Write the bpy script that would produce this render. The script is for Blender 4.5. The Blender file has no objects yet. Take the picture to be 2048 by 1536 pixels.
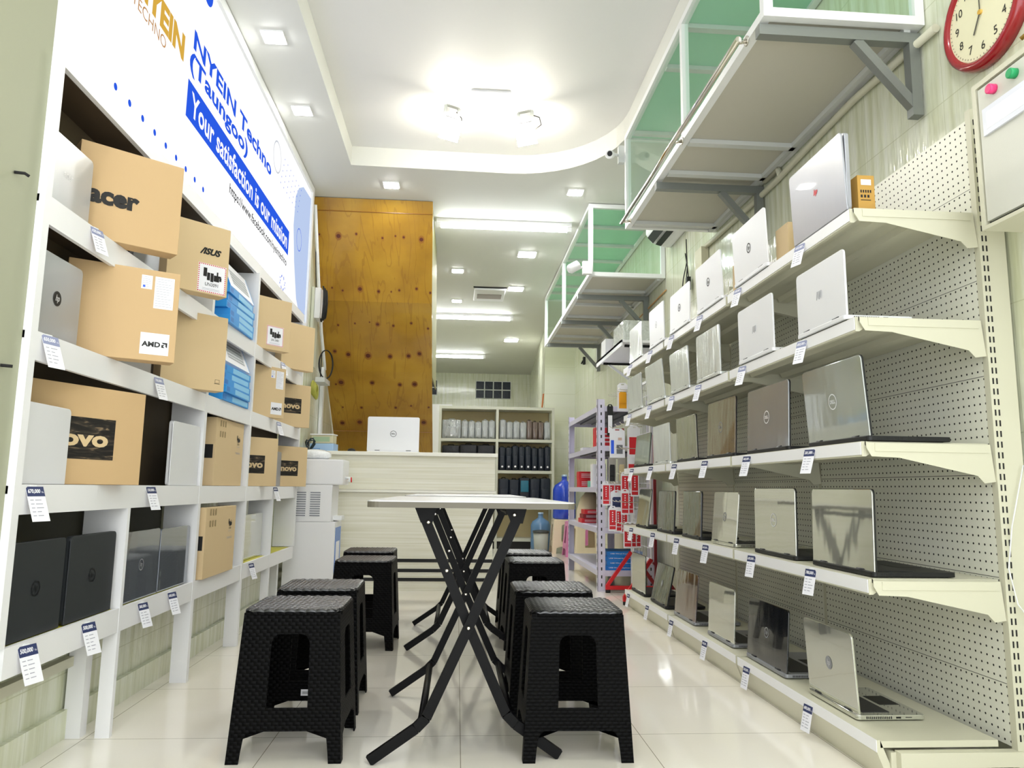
import bpy, bmesh, math, random
from mathutils import Vector, Matrix, Euler
rnd = random.Random(7)
PI = math.pi
R = math.radians
SC = bpy.context.scene
COL = SC.collection

# ------------------------------------------------------------------ camera
YAW, PITCH, ROLL = 0.0710907, 0.1397937, 0.014
fw = Vector((math.sin(YAW)*math.cos(PITCH), math.cos(YAW)*math.cos(PITCH), math.sin(PITCH)))
rt = Vector((math.cos(YAW), -math.sin(YAW), 0)); up = rt.cross(fw)
rt2 = math.cos(ROLL)*rt + math.sin(ROLL)*up; up2 = -math.sin(ROLL)*rt + math.cos(ROLL)*up
cam = bpy.data.cameras.new('camera'); camo = bpy.data.objects.new('camera', cam); COL.objects.link(camo)
cam.sensor_width = 36; cam.lens = 1489/2048*36; cam.clip_start = 0.02
camo.matrix_world = Matrix(((rt2.x, up2.x, -fw.x, 0), (rt2.y, up2.y, -fw.y, 0), (rt2.z, up2.z, -fw.z, 0.81), (0, 0, 0, 1)))
SC.camera = camo

# ------------------------------------------------------------------ world, exposure
w = bpy.data.worlds.new('shopfront_fill'); SC.world = w; w.use_nodes = True  # bright even fill, added to light the shop through its open front
w.node_tree.nodes['Background'].inputs[0].default_value = (0.93, 0.96, 1.0, 1)
w.node_tree.nodes['Background'].inputs[1].default_value = 1.5
SC.view_settings.view_transform = 'Standard'; SC.view_settings.look = 'None'
SC.view_settings.gamma = 1; SC.view_settings.use_curve_mapping = False
SC.view_settings.exposure = 1.12
E_DOWN, E_TUBE, E_FLOOD, E_SIGN = 70.0, 17.0, 52.0, 0.5

# ------------------------------------------------------------------ materials
def lin(c):
    if isinstance(c, str):
        c = [int(c[i:i+2], 16)/255 for i in (0, 2, 4)]
    return tuple((x/12.92 if x <= 0.04045 else ((x+0.055)/1.055)**2.4) for x in c)
_M = {}
def mat(name, col, rough=0.5, metal=0.0, coat=0.0, emit=None, bump=None, spec=0.5):
    if name in _M: return _M[name]
    m = bpy.data.materials.new(name); m.use_nodes = True; _M[name] = m
    p = m.node_tree.nodes['Principled BSDF']
    p.inputs['Base Color'].default_value = (*lin(col), 1)
    p.inputs['Roughness'].default_value = rough; p.inputs['Metallic'].default_value = metal
    p.inputs['Coat Weight'].default_value = coat; p.inputs['Specular IOR Level'].default_value = spec
    if emit:
        p.inputs['Emission Color'].default_value = (*lin(emit[0]), 1); p.inputs['Emission Strength'].default_value = emit[1]
    if bump:
        N = m.node_tree.nodes; L = m.node_tree.links
        tc = N.new('ShaderNodeTexCoord'); mp = N.new('ShaderNodeMapping'); ns = N.new('ShaderNodeTexNoise'); b = N.new('ShaderNodeBump')
        mp.inputs['Scale'].default_value = bump[0]; ns.inputs['Scale'].default_value = 1.0; ns.inputs['Detail'].default_value = 3
        b.inputs['Strength'].default_value = bump[1]; b.inputs['Distance'].default_value = bump[2]
        L.new(tc.outputs['Object'], mp.inputs['Vector']); L.new(mp.outputs[0], ns.inputs['Vector'])
        L.new(ns.outputs['Fac'], b.inputs['Height']); L.new(b.outputs[0], p.inputs['Normal'])
    return m
def nodes(m): return m.node_tree.nodes, m.node_tree.links, m.node_tree.nodes['Principled BSDF']
def mth(N, L, op, a, b=None, c=None):
    n = N.new('ShaderNodeMath'); n.operation = op
    for i, v in enumerate((a, b, c)):
        if v is None: continue
        if isinstance(v, (int, float)): n.inputs[i].default_value = v
        else: L.new(v, n.inputs[i])
    return n.outputs[0]
def ramp(N, L, fac, stops):
    r = N.new('ShaderNodeValToRGB'); L.new(fac, r.inputs[0])
    while len(r.color_ramp.elements) < len(stops): r.color_ramp.elements.new(0.5)
    for e, (p, c) in zip(r.color_ramp.elements, stops): e.position = p; e.color = (*lin(c), 1)
    return r.outputs[0]
def mix(N, L, fac, a, b):
    n = N.new('ShaderNodeMix'); n.data_type = 'RGBA'
    if isinstance(fac, (int, float)): n.inputs[0].default_value = fac
    else: L.new(fac, n.inputs[0])
    for i, v in ((6, a), (7, b)):
        if isinstance(v, (str, tuple)): n.inputs[i].default_value = (*lin(v), 1)
        else: L.new(v, n.inputs[i])
    return n.outputs[2]

WHITE = mat('white_lacquer', 'f0f0f2', 0.4)
CREAM = mat('cream_powder_coat', 'd3d1bb', 0.4)
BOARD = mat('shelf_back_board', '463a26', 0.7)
ALU = mat('white_aluminium', 'eef0f0', 0.35)
STEEL = mat('galvanised_steel', '8d918e', 0.45, 0.6, bump=((8, 8, 60), 0.2, 0.002))
CHROME = mat('polished_steel', 'd8d4cc', 0.12, 1.0)
BLACK = mat('black_plastic', '0a0b0d', 0.5)
BLACKM = mat('black_powder_coat', '040405', 0.45, spec=0.18)
DARK = mat('dark_rubber', '1a1a1a', 0.8)
PAPER = mat('paper_card', 'f2f2f8', 0.6)
NAVY = mat('navy_ink', '2a3560', 0.6)
INK = mat('black_ink', '161414', 0.6)
GREYINK = mat('grey_ink', 'a8a8b4', 0.6)
BLUEINK = mat('blue_ink', '2f62ee', 0.6)
CARD = mat('brown_cardboard', 'cbab7e', 0.75, bump=((30, 30, 8), 0.15, 0.002))
CARD2 = mat('pale_cardboard', 'd9bf94', 0.75, bump=((30, 30, 8), 0.15, 0.002))
TAPE = mat('packing_tape', 'd9c9a8', 0.25)
SILVER = mat('silver_lid', 'c9cbcf', 0.3, 0.35)
LIDWHITE = mat('white_silver_lid', 'e6e7ea', 0.35, 0.1)
LIDWRAP = mat('silver_lid_in_film', 'd6d9d8', 0.22, 0.3, 0.6, bump=((9, 9, 2.5), 0.5, 0.02))
LIDGREY = mat('grey_lid', '9a9ca2', 0.35, 0.35)
GLOSSG = mat('glossy_grey_lid_in_film', 'a0a4a6', 0.08, 0.6, 0.6, bump=((5, 5, 2), 0.15, 0.02))
GLOSSM = mat('mirror_grey_lid_in_film', 'cfd0c6', 0.05, 0.75, 0.3, bump=((4, 4, 2), 0.1, 0.02))
GLOSSD = mat('dark_glossy_lid_in_film', '3a3c40', 0.07, 0.4, 1.0, bump=((12, 12, 3), 0.4, 0.02))
GLOSSL = mat('slate_glossy_lid_in_film', '72777f', 0.09, 0.35, 0.8, bump=((4, 4, 2), 0.15, 0.02))
BROWNL = mat('brown_lid_in_film', '6e5f4c', 0.2, 0.3, 0.8, bump=((8, 8, 3), 0.3, 0.02))
PURPL = mat('purple_grey_lid_in_film', '8a7f80', 0.07, 0.8, 0.5, bump=((6, 6, 2), 0.2, 0.02))
BLKLID = mat('matt_black_lid', '24282b', 0.55)
BLKGLOSS = mat('black_lid_in_film', '14171c', 0.12, 0.0, 1.0, bump=((9, 9, 4), 0.2, 0.01))
KEYS = mat('keyboard_black', '2a2a2c', 0.5)
SCREEN = mat('dark_screen', '101114', 0.1)
RED = mat('red_plastic', 'd41f26', 0.35)
REDP = mat('red_print', 'd6202c', 0.45)
DKRED = mat('dark_red_print', '8e1620', 0.45)
YEL = mat('yellow_print', 'f0a818', 0.45)
BLUEBOX = mat('blue_box_print', '2e9bea', 0.4)
BLUED = mat('deep_blue_box_print', '1f7fd6', 0.4)
MINT = mat('mint_print', '7fe0c0', 0.5)
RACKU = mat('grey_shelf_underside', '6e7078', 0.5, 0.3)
LAV = mat('lavender_angle_steel', 'd6d2e6', 0.4)
BEIGE = mat('beige_board', 'c9b98e', 0.6)
GOLD = mat('gold_ink', 'e0b24a', 0.5)
LIGHTBLUE = mat('pale_blue_ink', 'c3d6fa', 0.6)
SHADOWGREY = mat('pale_grey_ink', 'd9dce4', 0.6)

def emis(name, col, s):
    m = mat(name, col, 0.5, emit=(col, s)); return m
EM_D = emis('downlight_diffuser', 'ffffff', E_DOWN)
EM_T = emis('fluorescent_tube', 'fcffff', E_TUBE)
EM_F = emis('led_flood_lens', 'fff8e8', E_FLOOD)
def backlit(name, c): return mat(name, '000000', 0.6, emit=(c, E_SIGN if c == 'ffffff' else E_SIGN*.82), spec=0.0)
EM_S = backlit('lightbox_face', 'ffffff'); S_BLUE = backlit('backlit_blue', '2f62f2'); S_INK = backlit('backlit_black', '141414'); S_WHITE = backlit('backlit_white', 'ffffff')
S_GOLD = backlit('backlit_gold', 'e6b64c'); S_BRONZE = backlit('backlit_bronze', 'cf9c66'); S_PALE = backlit('backlit_pale_blue', 'c6d8fb'); S_GREY = backlit('backlit_grey', 'd4d8e0')

def glass_mat():
    m = bpy.data.materials.new('clear_glass'); m.use_nodes = True; N, L = m.node_tree.nodes, m.node_tree.links
    N.remove(N['Principled BSDF']); out = N['Material Output']
    t = N.new('ShaderNodeBsdfTransparent'); t.inputs[0].default_value = (0.93, 0.98, 0.95, 1)
    g = N.new('ShaderNodeBsdfGlossy'); g.inputs['Roughness'].default_value = 0.03
    lw = N.new('ShaderNodeLayerWeight'); lw.inputs[0].default_value = 0.5
    fac = mth(N, L, 'ADD', mth(N, L, 'MULTIPLY', mth(N, L, 'POWER', lw.outputs['Facing'], 4.0), 0.18), 0.02)
    mx = N.new('ShaderNodeMixShader'); L.new(fac, mx.inputs[0]); L.new(t.outputs[0], mx.inputs[1]); L.new(g.outputs[0], mx.inputs[2])
    L.new(mx.outputs[0], out.inputs[0]); return m
GLASS = glass_mat()

def tile_wall(name, axis):
    m = mat(name, 'dfe3c8', 0.12, spec=0.5); N, L, p = nodes(m)
    tc = N.new('ShaderNodeTexCoord'); sp = N.new('ShaderNodeSeparateXYZ'); L.new(tc.outputs['Object'], sp.inputs[0])
    u = sp.outputs[axis]; z = sp.outputs[2]
    cb = N.new('ShaderNodeCombineXYZ'); L.new(mth(N, L, 'MULTIPLY', u, 26.0), cb.inputs[0]); L.new(mth(N, L, 'MULTIPLY', z, 1.6), cb.inputs[1])
    ns = N.new('ShaderNodeTexNoise'); ns.inputs['Scale'].default_value = 1; ns.inputs['Detail'].default_value = 4; L.new(cb.outputs[0], ns.inputs[0])
    col = ramp(N, L, ns.outputs[0], [(0.32, 'cdd0b0'), (0.5, 'dde0c8'), (0.68, 'e9ebdc')])
    fz = mth(N, L, 'FRACT', mth(N, L, 'MULTIPLY', z, 1/0.4)); fu = mth(N, L, 'FRACT', mth(N, L, 'MULTIPLY', u, 1/0.25))
    gz = mth(N, L, 'LESS_THAN', mth(N, L, 'ABSOLUTE', mth(N, L, 'SUBTRACT', fz, 0.5)), 0.005)
    gu = mth(N, L, 'LESS_THAN', mth(N, L, 'ABSOLUTE', mth(N, L, 'SUBTRACT', fu, 0.5)), 0.006)
    g = mth(N, L, 'MAXIMUM', gz, gu)
    L.new(mix(N, L, mth(N, L, 'MULTIPLY', g, 0.6), col, 'b9bc98'), p.inputs['Base Color'])
    wv = N.new('ShaderNodeTexNoise'); wv.inputs['Scale'].default_value = 1; wv.inputs['Detail'].default_value = 1
    cb2 = N.new('ShaderNodeCombineXYZ'); L.new(mth(N, L, 'MULTIPLY', u, 60.0), cb2.inputs[0]); L.new(mth(N, L, 'MULTIPLY', z, 14.0), cb2.inputs[1]); L.new(cb2.outputs[0], wv.inputs[0])
    b = N.new('ShaderNodeBump'); b.inputs['Strength'].default_value = 0.35; b.inputs['Distance'].default_value = 0.004
    L.new(wv.outputs[0], b.inputs['Height']); L.new(b.outputs[0], p.inputs['Normal']); return m
TILE_Y = tile_wall('wall_tiles_long', 1); TILE_X = tile_wall('wall_tiles_end', 0)

def floor_mat():
    m = mat('polished_floor_tiles', 'f4f0e6', 0.09); N, L, p = nodes(m)
    tc = N.new('ShaderNodeTexCoord'); sp = N.new('ShaderNodeSeparateXYZ'); L.new(tc.outputs['Object'], sp.inputs[0])
    g = None
    for i, o in ((0, 0.27), (1, 0.1)):
        f = mth(N, L, 'FRACT', mth(N, L, 'MULTIPLY', mth(N, L, 'ADD', sp.outputs[i], o), 1/0.6))
        k = mth(N, L, 'LESS_THAN', mth(N, L, 'ABSOLUTE', mth(N, L, 'SUBTRACT', f, 0.5)), 0.0022)
        g = k if g is None else mth(N, L, 'MAXIMUM', g, k)
    ns = N.new('ShaderNodeTexNoise'); ns.inputs['Scale'].default_value = 1.5; L.new(tc.outputs['Object'], ns.inputs[0])
    c = ramp(N, L, ns.outputs[0], [(0.3, 'efe9da'), (0.7, 'f7f3ea')])
    L.new(mix(N, L, g, c, 'a09a88'), p.inputs['Base Color']); return m
FLOOR = floor_mat()
CEIL = mat('ceiling_paint', 'dedfd8', 0.6)
CEIL2 = mat('tray_ceiling_paint', 'e6e6e4', 0.6)

def peg_mat():
    m = mat('perforated_panel', 'dcdccb', 0.35); N, L, p = nodes(m)
    tc = N.new('ShaderNodeTexCoord'); sp = N.new('ShaderNodeSeparateXYZ'); L.new(tc.outputs['Object'], sp.inputs[0])
    d = []
    for i in (1, 2):
        f = mth(N, L, 'SUBTRACT', mth(N, L, 'FRACT', mth(N, L, 'MULTIPLY', sp.outputs[i], 1/0.025)), 0.5)
        d.append(mth(N, L, 'POWER', mth(N, L, 'ABSOLUTE', f), 2.0))
    r = mth(N, L, 'SQRT', mth(N, L, 'ADD', d[0], d[1]))
    h = mth(N, L, 'LESS_THAN', r, 0.135)
    ln = mth(N, L, 'FRACT', mth(N, L, 'MULTIPLY', mth(N, L, 'ADD', sp.outputs[2], 0.03), 1/0.3))
    l = mth(N, L, 'LESS_THAN', ln, 0.006)
    L.new(mix(N, L, mth(N, L, 'MAXIMUM', h, l), 'e8e8da', '14140f'), p.inputs['Base Color'])
    L.new(mth(N, L, 'ADD', mth(N, L, 'MULTIPLY', h, 0.5), 0.35), p.inputs['Roughness']); return m
PEG = peg_mat()

def ply_mat():
    m = mat('varnished_plywood', 'a9761f', 0.3, coat=0.3); N, L, p = nodes(m)
    tc = N.new('ShaderNodeTexCoord'); mp = N.new('ShaderNodeMapping'); mp.inputs['Scale'].default_value = (6, .9, .9)
    L.new(tc.outputs['Object'], mp.inputs[0])
    n1 = N.new('ShaderNodeTexNoise'); n1.inputs['Scale'].default_value = 1; n1.inputs['Detail'].default_value = 3; n1.inputs['Distortion'].default_value = 0.6
    L.new(mp.outputs[0], n1.inputs[0])
    n2 = N.new('ShaderNodeTexNoise'); n2.inputs['Scale'].default_value = 2.5; n2.inputs['Detail'].default_value = 4; L.new(tc.outputs['Object'], n2.inputs[0])
    rings = mth(N, L, 'FRACT', mth(N, L, 'MULTIPLY', n1.outputs[0], 7.0))
    line = mth(N, L, 'LESS_THAN', rings, 0.13)
    base = ramp(N, L, n2.outputs[0], [(0.3, '9a7016'), (0.5, 'ad821e'), (0.7, 'bb922a')])
    L.new(mix(N, L, mth(N, L, 'MULTIPLY', line, 0.38), base, '8a5a14'), p.inputs['Base Color']); return m
PLY = ply_mat()
KNOT = mat('plywood_knot', '5a2412', 0.4); KNOTR = mat('plywood_knot_ring', '94611a', 0.35)

def weave_mat():
    m = mat('woven_black_plastic', '020203', 0.5, spec=0.1); N, L, p = nodes(m)
    tc = N.new('ShaderNodeTexCoord'); sp = N.new('ShaderNodeSeparateXYZ'); L.new(tc.outputs['Object'], sp.inputs[0])
    ge = N.new('ShaderNodeNewGeometry'); gn = N.new('ShaderNodeSeparateXYZ')
    vt = N.new('ShaderNodeVectorTransform'); vt.vector_type = 'NORMAL'; vt.convert_from = 'WORLD'; vt.convert_to = 'OBJECT'
    L.new(ge.outputs['True Normal'], vt.inputs[0]); L.new(vt.outputs[0], gn.inputs[0])
    top = mth(N, L, 'GREATER_THAN', mth(N, L, 'ABSOLUTE', gn.outputs[2]), 0.5); sx = mth(N, L, 'GREATER_THAN', mth(N, L, 'ABSOLUTE', gn.outputs[0]), 0.6)
    def sel(c, a, b_): return mth(N, L, 'ADD', mth(N, L, 'MULTIPLY', c, a), mth(N, L, 'MULTIPLY', mth(N, L, 'SUBTRACT', 1.0, c), b_))
    u = sel(sx, sp.outputs[1], sp.outputs[0]); v = sel(top, sp.outputs[1], sp.outputs[2])
    P = 0.0105
    row = mth(N, L, 'FLOOR', mth(N, L, 'MULTIPLY', v, 1/P)); par = mth(N, L, 'MODULO', mth(N, L, 'ABSOLUTE', row), 2.0)
    s2 = mth(N, L, 'ABSOLUTE', mth(N, L, 'SINE', mth(N, L, 'ADD', mth(N, L, 'MULTIPLY', u, PI/(2*P)), mth(N, L, 'MULTIPLY', par, PI/2))))
    s3 = mth(N, L, 'ABSOLUTE', mth(N, L, 'SINE', mth(N, L, 'MULTIPLY', v, PI/P)))
    h = mth(N, L, 'MULTIPLY', s2, mth(N, L, 'POWER', s3, 0.5))
    b = N.new('ShaderNodeBump'); b.inputs['Strength'].default_value = 0.6; b.inputs['Distance'].default_value = 0.004
    L.new(h, b.inputs['Height']); L.new(b.outputs[0], p.inputs['Normal']); return m
WEAVE = weave_mat(); SEATM = mat('woven_black_seat', '121317', 0.3, spec=1.0)

def slat_mat():
    m = mat('cream_slatted_laminate', 'efecda', 0.45); N, L, p = nodes(m)
    tc = N.new('ShaderNodeTexCoord'); mp = N.new('ShaderNodeMapping'); mp.inputs['Scale'].default_value = (1.2, 1, 70)
    L.new(tc.outputs['Object'], mp.inputs[0]); n = N.new('ShaderNodeTexNoise'); n.inputs['Scale'].default_value = 1; n.inputs['Detail'].default_value = 2
    L.new(mp.outputs[0], n.inputs[0]); L.new(ramp(N, L, n.outputs[0], [(0.3, 'e2dfc8'), (0.65, 'f4f2e4')]), p.inputs['Base Color']); return m
SLAT = slat_mat()
def film_mat(name, c):
    return mat(name, c, 0.2, 0.0, 1.0, bump=((30, 30, 9), 1.0, 0.03))
BAGG = film_mat('grey_bag_in_film', 'a9adae'); BAGB = film_mat('brown_bag_in_film', '6b5a52')
BAGN = mat('navy_backpack', '0c1828', .45, bump=((14, 14, 6), .6, .02)); BAGT = mat('teal_pocket', '1b6a84', .45); BAGK = mat('black_bag', '0a0c16', .5, bump=((10, 10, 10), .6, .02))
JUG = mat('blue_jug_plastic', '1f47c8', 0.15, 0, 0.5); JUG2 = mat('clear_blue_jug_plastic', '5f86b0', 0.12, 0, 0.5)
PINK = mat('pink_plastic', 'e48ac0', 0.4); CRSTOOL = mat('cream_plastic', 'f2e2c4', 0.4)
GREENP = mat('mint_green_panel', 'a6dcc0', 0.5); UNDER = mat('grey_beige_underboard', 'c4c1b4', 0.6)
RAILG = mat('pale_grey_joist', 'cfd2d0', 0.45)
COLUMN = mat('grey_green_column_paint', 'a6a890', 0.6, bump=((3, 3, 3), 0.1, 0.01))
NEWS = mat('yellow_green_liner', 'c8c23a', 0.5)

# ------------------------------------------------------------------ mesh helpers
class MB:
    def __init__(s): s.bm = bmesh.new(); s.mats = []
    def mi(s, m):
        if m not in s.mats: s.mats.append(m)
        return s.mats.index(m)
    def _add(s, vs, fs, m, mx=None):
        i = s.mi(m); V = [s.bm.verts.new((mx @ Vector(v)) if mx else v) for v in vs]
        out = []
        for f in fs:
            try: fc = s.bm.faces.new([V[k] for k in f]); fc.material_index = i; out.append(fc)
            except ValueError: pass
        return V, out
    def box(s, x0, x1, y0, y1, z0, z1, m, mx=None, bev=0):
        vs = [(x, y, z) for x in (x0, x1) for y in (y0, y1) for z in (z0, z1)]
        fs = [(0, 1, 3, 2), (4, 6, 7, 5), (0, 4, 5, 1), (2, 3, 7, 6), (0, 2, 6, 4), (1, 5, 7, 3)]
        V, F = s._add(vs, fs, m, mx)
        if bev:
            ed = set(e for f in F for e in f.edges)
            bmesh.ops.bevel(s.bm, geom=list(ed), offset=bev, segments=2, affect='EDGES', profile=0.6)
        return s
    def bar(s, a, b, wd, ht, m, upv=(0, 0, 1)):
        a = Vector(a); b = Vector(b); d = (b-a); Ln = d.length; d.normalize(); u = Vector(upv)
        if abs(d.dot(u)) > 0.98: u = Vector((0, 1, 0))
        r = d.cross(u).normalized(); u = r.cross(d)
        mx = Matrix(((d.x, r.x, u.x, a.x), (d.y, r.y, u.y, a.y), (d.z, r.z, u.z, a.z), (0, 0, 0, 1)))
        return s.box(0, Ln, -wd/2, wd/2, -ht/2, ht/2, m, mx)
    def tube(s, pts, r, m, n=8, closed=False):
        P = [Vector(p) for p in pts]; k = len(P); rings = []; i0 = s.mi(m); prev = None
        for i, p in enumerate(P):
            a = P[i-1] if (i > 0 or closed) else P[i]; b = P[(i+1) % k] if (i < k-1 or closed) else P[i]
            d = (b-a).normalized()
            if prev is None:
                q = Vector((0, 0, 1)) if abs(d.z) < 0.9 else Vector((1, 0, 0)); u = d.cross(q).normalized()
            else:
                u = (prev - d*prev.dot(d)).normalized()
            prev = u; v = d.cross(u)
            rings.append([s.bm.verts.new(p + (math.cos(2*PI*j/n)*u + math.sin(2*PI*j/n)*v)*r) for j in range(n)])
        for i in range(k if closed else k-1):
            A, Bn = rings[i], rings[(i+1) % k]
            for j in range(n):
                f = s.bm.faces.new((A[j], A[(j+1) % n], Bn[(j+1) % n], Bn[j])); f.material_index = i0; f.smooth = True
        if not closed:
            for rr in (rings[0][::-1], rings[-1]):
                f = s.bm.faces.new(rr); f.material_index = i0
        return s
    def lathe(s, prof, m, n=24, c=(0, 0, 0), mx=None):
        i0 = s.mi(m); rings = []
        for r, z in prof:
            ring = []
            for j in range(n):
                v = Vector((c[0]+r*math.cos(2*PI*j/n), c[1]+r*math.sin(2*PI*j/n), c[2]+z))
                ring.append(s.bm.verts.new(mx @ v if mx else v))
            rings.append(ring)
        for A, Bn in zip(rings, rings[1:]):
            for j in range(n):
                f = s.bm.faces.new((A[j], A[(j+1) % n], Bn[(j+1) % n], Bn[j])); f.material_index = i0; f.smooth = True
        f = s.bm.faces.new(rings[0][::-1]); f.material_index = i0; f = s.bm.faces.new(rings[-1]); f.material_index = i0
        return s
    def prism(s, poly, t, m, mx=None, holes=()):
        # poly in local XY, extruded 0..t along Z
        i0 = s.mi(m); tb = bmesh.new(); 
        def loop(pl):
            vs = [tb.verts.new((x, y, 0)) for x, y in pl]; return [tb.edges.new((vs[k], vs[(k+1) % len(vs)])) for k in range(len(vs))]
        ed = loop(poly)
        for h in holes: ed += loop(h)
        if holes: bmesh.ops.triangle_fill(tb, edges=ed, use_beauty=True)
        else: tb.faces.new(list(tb.verts))
        tb.normal_update()
        for f in tb.faces:
            if f.normal.z > 0: f.normal_flip()
        r = bmesh.ops.extrude_face_region(tb, geom=list(tb.faces))
        for v in r['geom']:
            if isinstance(v, bmesh.types.BMVert): v.co.z = t
        tb.verts.index_update()
        V = [s.bm.verts.new((mx @ v.co) if mx else v.co) for v in tb.verts]
        for f in tb.faces:
            try: g = s.bm.faces.new([V[v.index] for v in f.verts]); g.material_index = i0
            except ValueError: pass
        tb.free(); return s
    def build(s, name, parent=None, loc=None, rotz=0, bev=0, smooth=False, recalc=True):
        if recalc: bmesh.ops.recalc_face_normals(s.bm, faces=s.bm.faces)
        me = bpy.data.meshes.new(name); s.bm.to_mesh(me); s.bm.free()
        for m in s.mats: me.materials.append(m)
        if smooth:
            for p in me.polygons: p.use_smooth = True
        o = bpy.data.objects.new(name, me); COL.objects.link(o)
        if parent: o.parent = parent
        if loc: o.location = loc
        o.rotation_euler[2] = rotz
        if bev:
            b = o.modifiers.new('bevel', 'BEVEL'); b.width = bev; b.segments = 2; b.limit_method = 'ANGLE'
        return o
def tag(o, label=None, cat=None, group=None, kind=None):
    if label: o['label'] = label
    if cat: o['category'] = cat
    if group: o['group'] = group
    if kind: o['kind'] = kind
    return o
def thing(name, label, cat, loc=(0, 0, 0), rz=0, group=None, rot=None):
    o = bpy.data.objects.new(name, None); COL.objects.link(o); o.location = loc
    o.rotation_euler = rot if rot else (0, 0, rz); o.empty_display_size = 0.05
    return tag(o, label, cat, group)
def struct(mb, name, **k):
    o = mb.build(name, **k); o['kind'] = 'structure'; return o
def mxat(right, upv, org):
    r = Vector(right).normalized(); u = Vector(upv).normalized(); n = r.cross(u)
    return Matrix(((r.x, u.x, n.x, org[0]), (r.y, u.y, n.y, org[1]), (r.z, u.z, n.z, org[2]), (0, 0, 0, 1)))
_T = {}
def text_mesh(s, bold=0.0, shear=0.0):
    k = (s, bold, shear)
    if k in _T: return _T[k]
    cu = bpy.data.curves.new('lettering', 'FONT'); cu.body = s; cu.size = 1; cu.offset = bold; cu.shear = shear
    cu.resolution_u = 3; cu.fill_mode = 'FRONT'
    o = bpy.data.objects.new('lettering', cu); COL.objects.link(o)
    dg = bpy.context.evaluated_depsgraph_get(); me = bpy.data.meshes.new_from_object(o.evaluated_get(dg))
    bpy.data.objects.remove(o)
    xs = [v.co.x for v in me.vertices]; ys = [v.co.y for v in me.vertices]
    _T[k] = (me, min(xs), max(xs), min(ys), max(ys)); return _T[k]
def text(mb, s, m, right, upv, org, wd=None, ht=None, bold=0.0, shear=0.0, off=0.0006, align='L'):
    """adds flat lettering to mb, fitted into wd x ht from org (bottom left), lifted off along the normal"""
    me, x0, x1, y0, y1 = text_mesh(s, bold, shear); mx = mxat(right, upv, org)
    sy = ht/(y1-y0) if ht else None; sx = wd/(x1-x0) if wd else sy
    if sy is None: sy = sx
    if align == 'C': mx = mx @ Matrix.Translation((-(x1-x0)*sx/2, 0, 0))
    if align == 'R': mx = mx @ Matrix.Translation((-(x1-x0)*sx, 0, 0))
    i0 = mb.mi(m); V = [mb.bm.verts.new(mx @ Vector(((v.co.x-x0)*sx, (v.co.y-y0)*sy, off))) for v in me.vertices]
    for p in me.polygons:
        try: f = mb.bm.faces.new([V[k] for k in p.vertices]); f.material_index = i0
        except ValueError: pass
def patch(mb, right, upv, org, wd, ht, m, off=0.0004):
    mx = mxat(right, upv, org); mb._add([(0, 0, off), (wd, 0, off), (wd, ht, off), (0, ht, off)], [(0, 1, 2, 3)], m, mx)
def disc(mb, right, upv, c, r, m, off=0.0005, r0=0, n=24, sy=1.0, a0=0, a1=2*PI):
    mx = mxat(right, upv, c); P = []
    if r0 == 0: mb._add([(r*math.cos(2*PI*j/n), sy*r*math.sin(2*PI*j/n), off) for j in range(n)], [tuple(range(n))], m, mx)
    else:
        for j in range(n):
            a, b = a0+(a1-a0)*j/n, a0+(a1-a0)*(j+1)/n
            mb._add([(q*math.cos(t), sy*q*math.sin(t), off) for q, t in ((r0, a), (r, a), (r, b), (r0, b))], [(0, 1, 2, 3)], m, mx)
def rrect(w, h, r, n=4, corners=(1, 1, 1, 1), x0=0, y0=0):
    P = []
    for i, (cx, cy, a) in enumerate(((w-r, h-r, 0), (r, h-r, 90), (r, r, 180), (w-r, r, 270))):
        if corners[i]:
            for k in range(n+1):
                t = R(a+90*k/n); P.append((x0+cx+r*math.cos(t), y0+cy+r*math.sin(t)))
        else: P.append((x0+(w if i in (0, 3) else 0), y0+(h if i < 2 else 0)))
    return P
Xp, Yp, Zp = (1, 0, 0), (0, 1, 0), (0, 0, 1); Xn, Yn = (-1, 0, 0), (0, -1, 0)

# ------------------------------------------------------------------ room shell
ZC = 3.2
XL, XR, YB, YF = -1.25, 1.70, 15.5, -0.6
m_ = MB(); m_.box(XL-0.6, XR+0.3, YF, YB+0.2, -0.1, 0, FLOOR); struct(m_, 'floor')
m_ = MB(); m_.box(XL-0.15, XL, 1.95, YB, 0, ZC+0.3, TILE_Y)
m_.box(XL, XL+0.02, 1.95, 6.0, 0, 0.09, TILE_Y); m_.box(XL, XL+0.03, 1.95, 2.6, 0.225, 0.255, CREAM); struct(m_, 'wall_left')
m_ = MB(); m_.box(XR, XR+0.15, YF, 10.8, 0, ZC+0.3, TILE_Y); struct(m_, 'wall_right')
m_ = MB(); m_.prism([(1.25, 10.8), (1.85, 10.8), (1.85, 15.6), (1.5, 15.6)], ZC+0.05, TILE_Y); struct(m_, 'wall_right_rear')
m_ = MB(); m_.box(XL, 1.6, YB, YB+0.15, 0, ZC+0.3, TILE_X); struct(m_, 'wall_back')
m_ = MB(); m_.box(XL-0.6, -1.115, YF, 1.949, 0, ZC+0.3, COLUMN); struct(m_, 'wall_front_column')
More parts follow.
